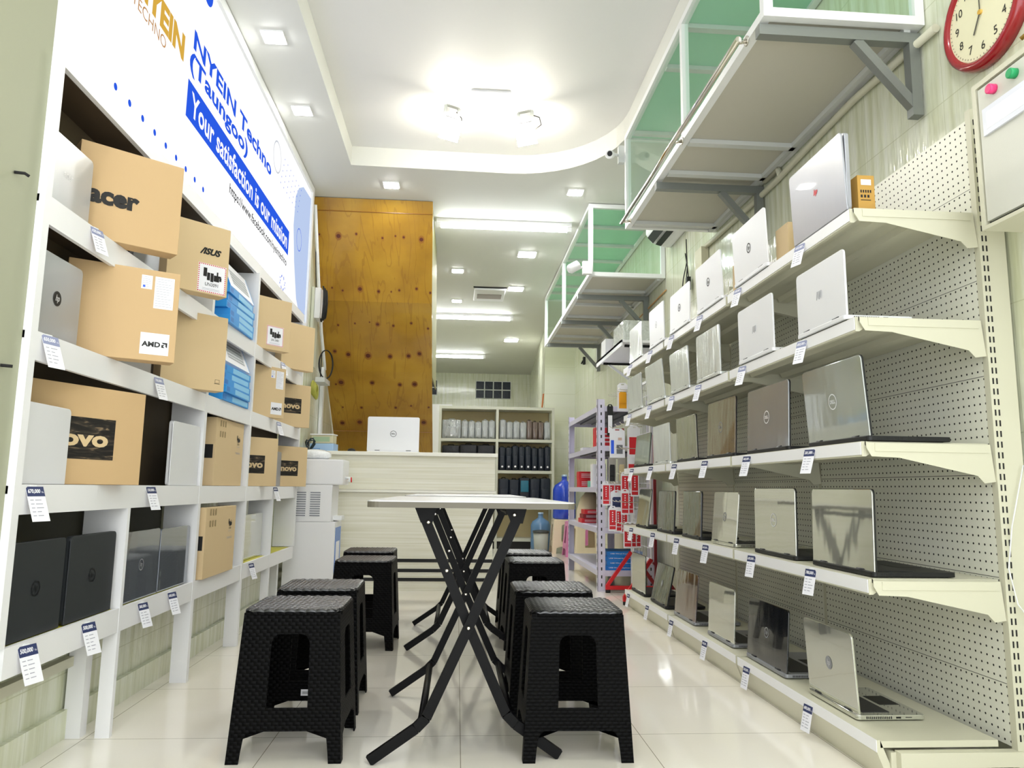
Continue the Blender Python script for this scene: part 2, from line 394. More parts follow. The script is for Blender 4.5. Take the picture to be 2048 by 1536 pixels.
# ceiling with a recessed tray, its far right corner rounded
tray = [(-0.85, -0.2), (1.1, -0.2)] + [(1.1, 4.35)]
cx_, cy_, rr_ = 0.35, 4.66, 0.75
tray += [(cx_+rr_*math.cos(R(a)), cy_+rr_*math.sin(R(a))) for a in range(0, 91, 9)] + [(-0.85, 5.38)]
m_ = MB(); m_.prism([(-1.9, YF), (1.9, YF), (1.9, YB+.2), (-1.9, YB+.2)], 0.15, CEIL, Matrix.Translation((0, 0, ZC)), holes=[tray]); struct(m_, 'ceiling')
m_ = MB(); m_.box(-1.2, 1.5, -0.4, 5.8, ZC+0.151, ZC+0.25, CEIL2); struct(m_, 'ceiling_tray')
# window of glass blocks in the rear wall
WIN = mat('dark_glass_block', '16212c', 0.3, spec=0.25, bump=((20, 20, 20), 0.6, 0.01)); GROUT = mat('pale_grout', 'dfe3dc', 0.6)
def blockwin(name, x0, x1, z0, z1, nx, nz):
    b = MB(); b.box(x0, x1, YB-0.03, YB, z0, z1, GROUT); o = struct(b, name)
    g = MB()
    for i in range(nx):
        for k in range(nz):
            a = x0+(x1-x0)*i/nx; c = z0+(z1-z0)*k/nz
            g.box(a+0.012, a+(x1-x0)/nx-0.012, YB-0.045, YB-0.03, c+0.012, c+(z1-z0)/nz-0.012, WIN, bev=0.006)
    g.build('pane', parent=o)
blockwin('window_1', 0.34, 1.08, 2.67, 3.04, 4, 2); blockwin('window_2', -0.62, -0.46, 2.72, 3.04, 1, 2)
m_ = MB(); m_.box(-1.24, -0.12, 13.2, 13.4, 0, 2.28, WHITE); struct(m_, 'wall_partition')

# ------------------------------------------------------------------ staircase underside in plywood
prof = [(6.03, 3.195), (6.45, 2.42), (6.95, 1.88), (7.63, 1.27), (8.9, 0.01)]
def soffit():
    t = thing('staircase_enclosure', 'knotty varnished plywood boarding under the stairs, from ceiling down behind the counter', 'staircase', (-1.245, 6.03, 0))
    b = MB(); i0 = b.mi(PLY)
    W = 0.985
    for (a, c), (d, e) in zip(prof, prof[1:]):
        y0, y1 = a-6.03, d-6.03
        b._add([(0, y0, c), (W, y0, c), (W, y1, e), (0, y1, e), (0, y0+0.02, c), (W, y0+0.02, c), (W, y1+0.02, e), (0, y1+0.02, e)],
               [(0, 1, 2, 3), (7, 6, 5, 4), (1, 5, 6, 2), (0, 3, 7, 4)], PLY)
    def on(u, z):   # point on the boarding at height z
        for (a, c), (d, e) in zip(prof, prof[1:]):
            if e <= z <= c:
                k = (c-z)/(c-e); n = Vector((0, -(c-e), -(d-a))).normalized()
                return Vector((u, a+(d-a)*k-6.03, z)), Vector((0, d-a, e-c)).normalized()
    rows = [(2.93, [(.03, 5), (.19, 13), (.34, 6), (.56, 6), (.67, 5), (.74, 7), (.89, 12)]), (2.52, [(.12, 5), (.21, 6), (.36, 12), (.52, 8), (.63, 4), (.7, 6), (.85, 7), (.97, 6)]),
            (2.25, [(.15, 6), (.3, 5), (.43, 4), (.5, 10), (.64, 7), (.8, 7), (.95, 6)]), (2.02, [(.1, 10), (.22, 13), (.4, 16), (.6, 12), (.77, 12), (.87, 12)]),
            (1.78, [(.08, 6), (.13, 16), (.42, 12), (.68, 11), (.82, 14)]), (1.59, [(.12, 5), (.3, 8), (.63, 8), (.78, 6), (.95, 6)]), (1.44, [(.1, 14), (.27, 16), (.43, 18), (.77, 13), (.9, 15)])]
    for z, l in rows:
        for u, r in l:
            p, d = on(u, z+rnd.uniform(-.02, .02)); dn = -d
            disc(b, Xp, dn, p, r*0.0022, KNOTR, 0.0012, n=12, sy=1.3); disc(b, Xp, dn, p, r*0.0014, KNOT, 0.002, n=10)
    b.build('plywood_board', t, recalc=False)
    b = MB()
    for z in (3.1, 1.36):
        p, d = on(0, z); b.box(0, W, p.y-0.006, p.y+0.004, z-0.003, z+0.003, KNOTR)
    b.build('board_seam', t)
    b = MB(); OL = mat('olive_side_board', '8c8a5c', 0.6)
    b.prism([(0.02, 3.195), (1.35, 3.195), (2.3, 1.9), (1.05, 1.86), (0.52, 2.44)], 0.01, OL, mxat(Yp, Zp, (W-0.012, 0, 0)))
    b.build('side_board', t)
soffit()

# ------------------------------------------------------------------ ceiling lights
def downlight(x, y, s, lab, z=ZC):
    s *= .68
    t = thing('ceiling_downlight', lab, 'ceiling light', (x, y, z), group='square ceiling downlights')
    b = MB(); b.box(-s/2-0.012, s/2+0.012, -s/2-0.012, s/2+0.012, -0.008, 0, WHITE); b.build('frame', t)
    b = MB(); b.box(-s/2, s/2, -s/2, s/2, -0.012, -0.0085, EM_D); b.build('diffuser', t)
for x, y, s, l in ((-1.04, 3.79, .14, 'square recessed downlight above the wall sign, nearest the camera'), (-1.05, 4.58, .14, 'square recessed downlight above the wall sign, second from camera'),
        (-0.58, 5.72, .15, 'square downlight between ceiling tray and the plywood boarding'), (0.9, 5.71, .15, 'square downlight just left of the rear hanging cabinet, nearest row'),
        (0.66, 7.36, .24, 'large square downlight behind the nearest tube light'), (0.65, 8.7, .24, 'large square downlight right of the slotted ceiling fixture'),
        (-0.05, 8.03, .16, 'small square downlight beside plywood boarding, nearer of two'), (-0.06, 9.37, .16, 'small square downlight beside plywood boarding, farther of two'),
        (0.82, 11.83, .3, 'farthest square downlight, close to the rear hanging cabinet end')):
    downlight(x, y, s, l)
for x, y in ((0.9, 1.5), (-0.9, 1.2), (0.9, 0.2)):
    downlight(x, y, 0.16, 'square downlight over the shop entrance behind the camera')
def tubelight(x0, x1, y, lab):
    t = thing('tube_light', lab, 'ceiling light', (0, y, ZC), group='fluorescent tube battens')
    b = MB(); b.box(x0, x1, -0.03, 0.03, -0.035, 0, WHITE); b.box(x0, x0+0.04, -0.02, 0.02, -0.08, -0.035, WHITE); b.box(x1-0.04, x1, -0.02, 0.02, -0.08, -0.035, WHITE); b.build('batten', t)
    b = MB(); b.tube([(x0+0.04, 0, -0.062), (x1-0.04, 0, -0.062)], 0.017, EM_T, 10); b.build('tube', t)
tubelight(-0.24, 0.98, 6.45, 'nearest fluorescent tube light, its full length right of the plywood')
tubelight(-0.6, 0.72, 10.1, 'middle fluorescent tube light, partly hidden behind the plywood')
tubelight(-0.8, 0.45, 13.2, 'farthest fluorescent tube light, near the rear wall')
ZT = ZC+0.151
tubelight(-0.6, 0.8, -0.35, 'tube light above the shop entrance behind the camera')
t = thing('ceiling_panel_light', 'square white panel light in the ceiling tray between the two floodlights', 'ceiling light', (0.16, 4.62, ZT))
b = MB(); b.box(-.13, .13, -.13, .13, -0.012, 0, WHITE); b.build('frame', t); b = MB(); b.box(-.11, .11, -.11, .11, -0.016, -0.0125, emis('panel_diffuser', 'ffffff', 8)); b.build('diffuser', t)
def flood(x, y, az, lab):
    t = thing('floodlight', lab, 'floodlight', (x, y, ZT), az, 'floodlights in the ceiling tray')
    b = MB(); b.bar((-.05, 0, 0), (.05, 0, 0), .03, .006, STEEL)
    for s in (-.05, .05): b.bar((s, 0, 0), (s, .02, -.11), .02, .006, STEEL)
    b.build('bracket', t)
    b = MB(); mx = Matrix.Translation((0, .03, -.13)) @ Matrix.Rotation(R(35), 4, 'X'); b.box(-.045, .045, -.02, .02, -.05, .06, mat('grey_housing', '6b6b72', .4), mx)
    b.build('housing', t, bev=.004)
    b = MB(); b.box(-.07, .07, -.027, -.021, -.085, .055, EM_F, mx); b.build('lens', t)
    b = MB(); b.tube([(.04, .02, -.02), (.09, .04, -.04), (.1, .05, -.09), (.06, .04, -.12)], .004, DARK, 6); b.build('cable', t)
flood(-0.09, 4.72, R(28), 'lit floodlight on a bracket, left of the square tray light')
flood(0.40, 4.74, R(-28), 'lit floodlight on a bracket, right of the square tray light')
t = thing('ceiling_fixture', 'slotted rectangular white ceiling fixture with a dark louvre', 'ceiling fixture', (0.34, 9.0, ZC))
b = MB(); b.box(-.19, .19, -.3, .25, -.03, 0, WHITE); b.build('body', t, bev=.01); b = MB(); b.box(-.15, .15, -.1, .1, -.036, -.031, mat('louvre', '9a8f88', .4)); b.build('louvre', t)
b = MB(); b.box(-.2, .2, -.34, -.31, -.01, 0, DARK); b.build('slot', t)

# ------------------------------------------------------------------ wall sign (light box)
def sign():
    X = -1.222; r, u = Yp, Zp
    t = thing('wall_sign', 'long white illuminated shop sign with blue lettering above the left shelves', 'sign', (-1.236, 2.0, 2.12))
    def L(y, z): return (X+1.236, y-2.0, z-2.12)
    b = MB(); b.box(-.013, .0118, -.05, 3.84, -.1, 1.04, WHITE); b.build('box', t)
    b = MB(); b.box(.012, .0135, -.04, 3.8, -.1, 1.02, EM_S); b.build('face', t)
    b = MB(); b.box(-.013, .03, -.05, 3.86, 1.02, 1.075, ALU); b.box(-.013, .03, 3.8, 3.86, -.1, 1.02, ALU); b.build('frame', t)
    k = 1.222/1.24
    def P(y, z):  # positions measured on a plane a little further back
        return L(y*k, 0.81+(z-0.81)*k)
    def T(s, m, y0, y1, z0, z1, name, bold=0.0, off=.001):
        b = MB(); p = P(y0, z0); q = P(y1, z1); text(b, s, m, r, u, p, q[1]-p[1], q[2]-p[2], bold, 0, off); b.build(name, t, recalc=False)
    T('NYEIN Techno', S_BLUE, 3.23, 4.65, 2.768, 2.862, 'heading_lettering', .03)
    T('(Taungoo)', S_BLUE, 3.2, 4.13, 2.635, 2.752, 'heading_lettering', .03)
    b = MB(); p = P(3.2, 2.43); q = P(5.22, 2.605); patch(b, r, u, p, q[1]-p[1], q[2]-p[2], S_BLUE, .001); b.build('blue_band', t, recalc=False)
    T('Your satisfaction is our mission', S_WHITE, 3.25, 5.17, 2.46, 2.575, 'slogan_lettering', .02, .002)
    T('https://www.facebook.com/nyeintechno', S_INK, 3.86, 5.19, 2.325, 2.395, 'address_lettering', .01)
    T('NYEIN', S_GOLD, 2.62, 3.13, 2.64, 2.76, 'gold_lettering', .05)
    T('TECHNO', S_BRONZE, 2.62, 2.94, 2.575, 2.625, 'gold_lettering')
    b = MB()
    for i in range(9): disc(b, r, u, P(2.56+.115*i, 2.2), .013, S_BLUE, .001)
    for i in range(5):
        for j in range(7): disc(b, r, u, P(4.9+.09*j+.02*i, 2.84+.05*i), .006, S_BLUE, .0014, n=8)
    for i in range(14):
        a = 2*PI*i/14; disc(b, r, u, P(5.1+.07*math.cos(a)+.02*(i % 2), 2.2+.045*math.sin(a)), .008, S_BLUE, .001, n=6)
    b.build('blue_dots', t, recalc=False)
    b = MB(); disc(b, r, u, P(3.36, 3.14), .065, S_BLUE, .0013, n=32); b.build('blue_disc', t, recalc=False)
    b = MB(); disc(b, r, u, P(4.78, 2.965), .105, S_GREY, .0008, r0=.095, n=40); b.build('ring', t, recalc=False)
    b = MB(); disc(b, r, u, P(5.54, 2.655), .085, S_BLUE, .0018, r0=.079, n=48); b.build('ring', t, recalc=False)
    b = MB(); mx = mxat(r, u, P(0, 0.81*0)); i0 = b.mi(S_PALE)
    pts = [P(5.36, 2.93), P(5.34, 2.7), P(5.42, 2.45), P(5.55, 2.2), P(5.7, 2.1), P(5.885, 2.06), P(5.885, 3.12), P(5.6, 3.1), P(5.45, 3.03)]
    V = [b.bm.verts.new((p[0]+.0007, p[1], p[2])) for p in pts]; f = b.bm.faces.new(V); f.material_index = i0
    b.build('pale_swoosh', t, recalc=False)
sign()

# ------------------------------------------------------------------ left display shelving
XF = -1.11
UNDB = mat('dark_brown_board', '3a2c1a', .7)  # thin dark brown sheets set under the top board and shelves
def left_shelving():
    t = thing('display_shelving', 'long white wooden display shelving along the left wall, four tiers', 'shelving', (XF, 1.95, 0))
    y = lambda v: v-1.95
    Dp = -0.135
    for z, lab in ((1.98, 'top'), (1.56, 's'), (1.195, 's'), (0.80, 's'), (0.40, 's')):
        b = MB()
        if lab == 'top':
            b.box(Dp, 0, 0, y(5.26), z-.03, z+.03, WHITE); b.build('top_board', t)
            b = MB(); b.box(Dp, -.016, .032, y(5.22), z-.0325, z-.0305, UNDB); b.build('dark_underside', t)
        else:
            b.box(Dp, 0, 0, y(5.26), z-.02, z, WHITE); b.build('shelf_board', t)
            b = MB(); b.box(Dp, -.016, .032, y(5.22), z-.0225, z-.0205, UNDB); b.build('dark_underside', t)
            b = MB(); b.box(0.0005, .014, y(1.981), y(5.229), z-.072, z+.004, WHITE); b.build('front_rail', t)
    def post(yc, z0, z1, wd=.028):
        b = MB(); b.box(Dp+.01, 0.0152, y(yc)-wd/2, y(yc)+wd/2, max(z0, .405), z1, WHITE) if z1 > .41 else None
        if z0 == 0: b.box(-.052 if wd > .025 else -.03, 0.0152, y(yc)-wd/2, y(yc)+wd/2, 0, .4049, WHITE)
        b.build('post', t)
    for yc in (3.31, 4.02): post(yc, 0, 1.95)
    post(1.965, .4, 1.95, .03); post(5.245, .38, 1.95, .03)
    post(2.62, 0, .73, .02)
    post(4.6, 0, .73, .02)
    for yc in (2.62, 5.2):
        b = MB(); b.box(Dp+.005, Dp+.06, y(yc)-.012, y(yc)+.03, 0, .33, WHITE); b.build('leg', t)
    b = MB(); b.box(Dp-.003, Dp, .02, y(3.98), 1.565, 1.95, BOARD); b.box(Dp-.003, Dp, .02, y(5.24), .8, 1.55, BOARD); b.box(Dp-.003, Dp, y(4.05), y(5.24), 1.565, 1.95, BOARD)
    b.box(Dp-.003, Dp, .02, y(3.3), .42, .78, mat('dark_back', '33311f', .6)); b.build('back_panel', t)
    b = MB(); b.box(Dp+.01, .0005, y(2.0), y(2.6), .4003, .4025, NEWS); b.box(Dp+.01, .0005, y(2.65), y(3.2), .4003, .4022, NEWS); b.box(Dp+.01, .0005, y(4.1), y(4.55), .4003, .4025, NEWS)
    b.box(Dp+.01, 0.0005, y(4.65), y(5.2), .4003, .4025, NEWS); b.build('shelf_liner', t)
left_shelving()

# ------------------------------------------------------------------ laptops
def logo(b, kind, w, h, m=None, off=.001):
    # drawn on the lid back: local right = +x, up = +z, facing -y, centre at (0, 0, h/2)
    c = (0, 0, h*0.5); r, u = Xp, Zp
    if kind == 'disc_light':
        disc(b, r, u, c, .021, m or INK, off, r0=.0165, n=32); text(b, 'hp', m or INK, r, u, (0, 0, h*.5-.012), .02, .022, .02, .3, off, 'C')
    elif kind == 'disc_dark':
        disc(b, r, u, c, .021, m or INK, off, n=32); text(b, 'hp', SILVER, r, u, (0, 0, h*.5-.013), .022, .024, .03, .3, off*2, 'C')
    elif kind == 'slashes':
        for i, x in enumerate((-.014, -.005, .004, .013)):
            b.bar((x-.003, -off*2, h*.5-.016+.004*(i % 2)), (x+.003, -off*2, h*.5+.012), .0022, .0008, m or LIDGREY, upv=(0, 1, 0))
    elif kind == 'ring_word':
        disc(b, r, u, c, .026, m or LIDWHITE, off, r0=.0225, n=32); text(b, 'DELL', m or LIDWHITE, r, u, (0, 0, h*.5-.006), .033, .012, .03, 0, off, 'C')
    elif kind == 'word_acer':
        text(b, 'acer', m or LIDWHITE, r, u, (0, 0, h*.48), .05, .016, .02, 0, off, 'C')
    elif kind == 'red_word':
        text(b, 'hp', m or REDP, r, u, (0, 0, h*.5-.012), .028, .026, .05, .3, off, 'C')
    elif kind == 'small_word':
        text(b, 'Lenovo', m or LIDWHITE, r, u, (0, 0, h*.5-.006), .05, .011, .02, 0, off, 'C')
def laptop(lab, loc, rz, w, h, lean=0.0, lidm=SILVER, basem=None, logok='disc_light', logom=None, depth=None, group=None, opened=True, edgem=None):
    """opened: lid stands at the front edge with its back to the viewer and the keyboard behind it; local viewer at -y"""
    t = thing('laptop', lab, 'laptop', loc, rz, group)
    basem = basem or lidm; edgem = edgem or BLACK
    if opened:
        d = depth or w*.66
        b = MB(); b.prism(rrect(w, d, .012, 3, x0=-w/2, y0=0), .014, basem, Matrix.Translation((0, 0, .002)))
        b.box(-w/2+.01, w/2-.01, .01, d-.02, 0, .003, BLACK); base = b.build('base', t, bev=.0015)
        b = MB(); b.box(-w/2+.03, w/2-.03, .035, d*.55, .0162, .0172, KEYS); b.build('keyboard', base)
        b = MB(); b.box(-.05, .05, d*.62, d*.92, .0162, .0168, edgem); b.build('touchpad', base)
        b = MB(); ym = [.03+.006*i for i in range(14)]
        for yy in ym: b.box(w/2-.0005, w/2+.0006, yy, yy+.003, .005, .012, BLACK)
        b.box(w/2-.0005, w/2+.0006, .125, .14, .006, .011, BLACK); b.box(w/2-.0005, w/2+.0006, .155, .175, .008, .010, BLACK); b.build('port', base)
        z0, dd = .016, 0.0
    else:
        b = MB(); b.prism(rrect(w, h, .012, 3, x0=-w/2), .014, basem, mxat(Xp, Zp, (0, .0225, 0))); b.build('base', t, bev=.0015); z0 = 0
    a = math.atan2(lean, h)
    mxl = Matrix.Translation((0, .006, z0)) @ Matrix.Rotation(-a, 4, 'X')
    hh = h-z0
    b = MB(); b.prism(rrect(w, hh, .014, 4, (1, 1, 0, 0), x0=-w/2), .007, lidm, mxl @ mxat(Xp, Zp, (0, .007, 0)))
    lid = b.build('lid', t, bev=.0015)
    if opened and basem is BLACK:
        b = MB(); b.prism(rrect(w+.003, hh+.0015, .015, 4, (1, 1, 0, 0), x0=-w/2-.0015), .0045, BLACK, mxl @ mxat(Xp, Zp, (0, .0085, 0))); b.build('bezel', lid)
    if opened:
        b = MB(); mxs = mxl; b._add([(-w/2+.008, .0089, .012), (w/2-.008, .0089, .012), (w/2-.008, .0089, hh-.008), (-w/2+.008, .0089, hh-.008)], [(0, 3, 2, 1)], SCREEN, mxl); b.build('screen', lid, recalc=False)
        for s in (-1, 1): b = MB(); b.tube([(s*w*.3-.02, .008, z0), (s*w*.3+.02, .008, z0)], .006, edgem, 8); b.build('hinge', t)
    if logok:
        b = MB(); logo(b, logok, w, hh, logom)
        b.bm.transform(mxl)
        b.build('logo', lid, recalc=False)
    return t

NTH = ['nearest', 'second nearest', 'third nearest', 'third farthest', 'second farthest', 'farthest']
ORD = ['nearest', 'second', 'third', 'fourth', 'fifth', 'farthest']
def price_tag(lab, loc, rz, price, tilt=.35, sc=1.0, faded=False, yaw=0):
    t = thing('price_tag', lab, 'price tag', loc, rz+yaw, 'price tags clipped to the shelf edges')
    W_, H_ = .052*sc, .085*sc
    mx = Matrix.Rotation(-tilt, 4, 'X')
    b = MB(); b.box(-W_/2, W_/2, -.0008, 0, -H_, 0, PAPER, mx); b.build('card', t)
    b = MB(); HM = mat('faded_navy_ink', '8d93b4', .6) if faded else NAVY
    patch(b, Xp, Zp, (-W_/2, -.0008, -.024*sc), W_, .024*sc, HM, .0004)
    text(b, price, PAPER, Xp, Zp, (-W_/2+.004, -.0008, -.018*sc), W_*.7, .012*sc, .03, .2, .0008)
    text(b, 'Ks', PAPER, Xp, Zp, (W_/2-.009, -.0008, -.016*sc), .006, .005, 0, 0, .0008)
    b.bm.transform(mx); b.build('price_header', t, recalc=False)
    b = MB()
    for i in range(5):
        patch(b, Xp, Zp, (-W_/2+.006, -.0008, (-.034-.0095*i)*sc), .011, .0022, GREYINK, .0004)
        patch(b, Xp, Zp, (-W_/2+.022, -.0008, (-.034-.0095*i)*sc), rnd.uniform(.01, .024), .0022, GREYINK, .0004)
    b.bm.transform(mx); b.build('print', t, recalc=False)
    b = MB(); b.box(-.01, .01, .0003, .004, -.008, .004, ALU); b.build('clip', t)

# ------------------------------------------------------------------ right gondola shelving
SH = [1.69, 1.345, 0.965, 0.565]
SEAM = [2.13, 3.21, 4.25, 5.34]
def gondola():
    t = thing('gondola_shelving', 'cream steel gondola shelving with perforated back along the right wall', 'shelving', (1.2, 2.13, 0))
    y = lambda v: v-2.13; x = lambda v: v-1.2
    for i in range(3):
        y0, y1 = y(SEAM[i])+.012, y(SEAM[i+1])-.012
        b = MB(); b.box(x(1.6), x(1.606), y0, y1, .1, 2.0, PEG); b.build('perforated_panel', t)
        for z in SH:
            g = 0.006
            b = MB(); b.box(x(1.21), x(1.595), y0, y1, z-.012, z, CREAM)
            b.prism([(0, 0), (0.012, 0.0), (.022, -.02), (.022, -.038), (.012, -.045), (0, -.045)][::-1], y1-y0, CREAM, mxat(Xp, Zp, (x(1.2), y1, z)))
            for k in range(2): b.prism([(0, 0), (.06, 0), (.05, -.02), (.01, -.02)][::-1], y1-y0-.04, CREAM, mxat(Xp, Zp, (x(1.28)+.14*k, y1-.02, z-.012)))
            b.build('shelf', t)
            b = MB(); b.box(x(1.1975), x(1.1995), y0+.002, y1-.002, z-.04, z-.002, mat('white_label_strip', 'f6f6f8', .3)); b.build('label_strip', t)
        b = MB(); b.box(x(1.21), x(1.56), y0, y1, .1, .118, CREAM); b.prism([(0, .12), (.01, .12), (.05, .02), (.05, 0), (.035, 0), (0, .085)][::-1], y1-y0, CREAM, mxat(Xp, Zp, (x(1.2), y1, 0))); b.build('base_shelf', t)
        b = MB(); b.box(x(1.198), x(1.1998), y0, y1, .088, .121, mat('white_label_strip', 'f6f6f8', .3)); b.build('label_strip', t)
        b = MB(); b.box(x(1.235), x(1.25), y0-.008, y1+.008, .0, .09, CREAM); b.build('kick_plate', t)
    for i, s in enumerate(SEAM):
        b = MB(); b.box(x(1.6), x(1.685), y(s)-.012, y(s)+.012, 0, 2.03, CREAM)
        k = 0
        while .12+k*.032 < 2.0:
            z = .12+k*.032
            for dx in (.008, .02): b.box(x(1.6)+dx, x(1.6)+dx+.004, y(s)-.0135, y(s)-.0118, z, z+.018, DARK)
            k += 1
        b.build('upright', t)
        for z in SH:
            if i == 0: ys = (y(s)-.004,)
            elif i == 3: ys = (y(s)+.004,)
            else: ys = (y(s)-.008, y(s)+.008)
            b = MB()
            for yy in ys:
                b.prism([(0, -.004), (.385, -.004), (.395, -.115), (.36, -.12), (.34, -.098), (.1, -.048), (.015, -.045), (0, -.02)][::-1], .003, CREAM, mxat(Xp, Zp, (x(1.205), yy+.0015, z)))
                b.box(x(1.23), x(1.58), yy-.004, yy-.0016, z-.03, z-.006, CREAM)
            b.build('bracket', t)
    b = MB(); zf = .0; yy = y(2.13)
    b.box(x(1.25), x(1.62), yy-.02, yy+.01, .055, .095, CREAM); b.box(x(1.25), x(1.29), yy-.02, yy+.01, 0, .055, CREAM)
    b.build('base_end_frame', t)
    b = MB(); b.tube([(x(1.7)-.03, y(2.1), .9), (x(1.62), y(2.1)-.0, .72), (x(1.6), y(2.1), .6), (x(1.62), y(2.1), .5), (x(1.7), y(2.08), .38)], .002, ALU, 6); b.build('wire', t)
gondola()

ROWN = ['top shelf', 'second shelf down', 'middle shelf', 'second shelf up', 'bottom shelf']
ROWS = [
 [(2.333, 0.37, 1.19, 0.258, -0.011), (2.922, 0.35, 1.19, 0.243, -0.010), (3.432, 0.36, 1.19, 0.237, -0.009), (3.926, 0.36, 1.19, 0.224, 0.003), (4.396, 0.33, 1.19, 0.241, -0.003), (4.938, 0.34, 1.19, 0.239, -0.001)],
 [(2.348, 0.33, 1.19, 0.230, -0.001), (2.897, 0.353, 1.19, 0.232, -0.002), (3.475, 0.334, 1.19, 0.238, -0.002), (3.939, 0.333, 1.19, 0.228, -0.008), (4.432, 0.39, 1.19, 0.239, -0.019), (4.975, 0.39, 1.19, 0.240, -0.006)],
 [(2.324, 0.385, 1.215, 0.262, -0.019), (2.878, 0.395, 1.215, 0.267, 0.009), (3.405, 0.367, 1.215, 0.272, 0.010), (3.915, 0.342, 1.215, 0.241, -0.006), (4.418, 0.367, 1.215, 0.240, -0.003), (4.923, 0.38, 1.215, 0.219, 0.020)],
 [(2.354, 0.382, 1.225, 0.258, 0.005), (2.862, 0.373, 1.225, 0.260, 0.003), (3.424, 0.315, 1.225, 0.244, 0.022), (3.898, 0.305, 1.225, 0.244, 0.010), (4.393, 0.342, 1.225, 0.244, 0.014), (4.958, 0.299, 1.225, 0.256, 0.031)],
 [(2.48, 0.323, 1.24, 0.256, -0.015), (3.018, 0.384, 1.24, 0.248, 0.018), (3.535, 0.343, 1.24, 0.251, 0.012), (4.094, 0.37, 1.24, 0.255, 0.024), (4.619, 0.357, 1.24, 0.245, 0.053), (5.13, 0.37, 1.24, 0.259, 0.002)]]
L1 = [(mat('grey_lid_wrapped', 'a9abb2', .3, .35, .3, bump=((7, 7, 3), .2, .01)), 'red_word', REDP, 'grey laptop with small red logo in film'), (LIDWHITE, 'disc_light', None, 'pale silver laptop with round logo'), (LIDWHITE, 'disc_light', None, 'pale silver laptop with round logo'),
      (LIDWHITE, 'disc_light', None, 'pale silver laptop with round logo'), (LIDWHITE, 'disc_light', LIDGREY, 'pale silver laptop with a faint grey logo'), (LIDWRAP, None, None, 'plain silver laptop in shiny film')]
L2 = [(LIDWHITE, 'slashes', None, 'white silver laptop with slanted logo'), (LIDWHITE, 'slashes', None, 'white silver laptop with slanted logo'), (LIDWRAP, None, None, 'silver laptop in crinkled film, no logo'),
      (LIDWRAP, None, None, 'silver laptop in crinkled film, no logo'), (LIDWRAP, None, None, 'silver laptop in streaky film'), (LIDWRAP, None, None, 'silver laptop beside the hanging accessories')]
L3 = [(mat('glass_grey_lid', 'b6bab6', .07, .55, .6, bump=((6, 6, 2), .12, .02)), 'ring_word', None, 'glossy grey laptop with white ring logo'), (mat('grey_lid_ring', 'a0a3a6', .15, .45, .6, bump=((8, 8, 3), .3, .01)), 'ring_word', None, 'smoky grey laptop with white ring logo'), (BROWNL, 'ring_word', LIDGREY, 'brown laptop with faint ring logo'),
      (mat('taupe_lid', '8a8676', .12, .6, .6, bump=((9, 9, 2), .3, .02)), None, None, 'taupe laptop in streaky film'), (LIDWRAP, None, None, 'pale grey laptop in film'), (mat('sage_lid', 'a7b0a4', .15, .5, .5, bump=((6, 6, 2), .2, .02)), None, None, 'sage grey laptop in film')]
L4 = [(GLOSSM, None, None, 'mirror glossy laptop with black edge'), (GLOSSM, 'ring_word', None, 'mirror glossy laptop with a white ring logo'), (GLOSSM, 'disc_light', LIDGREY, 'glossy laptop with a round grey logo'),
      (GLOSSD, None, None, 'dark glossy laptop in film'), (GLOSSD, None, None, 'dark glossy laptop in crinkled film'), (GLOSSM, None, None, 'grey green glossy laptop in film')]
L5 = [(GLOSSM, 'disc_dark', LIDGREY, 'silver laptop with round grey logo'), (BLKGLOSS, 'disc_light', LIDGREY, 'shiny black laptop with rounded corners'), (GLOSSM, None, None, 'mirror glossy grey laptop in film'),
      (PURPL, None, None, 'purplish grey glossy laptop in film'), (GLOSSD, 'disc_dark', LIDGREY, 'dark glossy laptop in crinkled film'), (GLOSSM, None, None, 'pale mirror laptop in film')]
PR = [['450,000', '530,000', '480,000', '520,000', '600,000', '500,000'], ['850,000', '750,000', '680,000', '700,000', '650,000', '620,000'], ['301,000', '480,000', '450,000', '420,000', '400,000', '380,000'],
      ['780,000', '650,000', '600,000', '550,000', '500,000', '480,000'], ['680,000', '550,000', '450,000', '420,000', '400,000', '380,000']]
for ri, (row, looks) in enumerate(zip(ROWS, (L1, L2, L3, L4, L5))):
    z = (SH+[.12])[ri]+.0005
    for k, ((yc, w_, X, h_, dx), (lm, lg, lgm, lab)) in enumerate(zip(row, looks)):
        bm_ = LIDGREY if ri == 4 and k in (1, 2, 3) else lm if ri == 0 and k == 0 else lm if lm in (LIDWHITE, LIDWRAP) or (ri == 4 and k == 0) or (ri == 3 and k == 2) else BLACK
        laptop('%s, %s on right shelving %s' % (lab, NTH[k], ROWN[ri]),
               (X, yc, z), -PI/2, w_, h_, dx, lm, bm_, lg, lgm, depth=min(.36, w_*.68) if ri else .24, opened=not (ri == 0 and k == 0), group='laptops on the right shelving')
        ty = yc+.13*(1 if ri != 4 else .5); zt = z-.006 if ri < 4 else .108
        price_tag('price tag under the %s laptop on right shelving %s' % (NTH[k], ROWN[ri]), (1.1935 if ri < 4 else 1.195, ty, zt-.004), -PI/2, PR[ri][k], .3 if ri < 3 else .22, 1.0, faded=ri < 2, yaw=.25 if ri < 4 else .12)

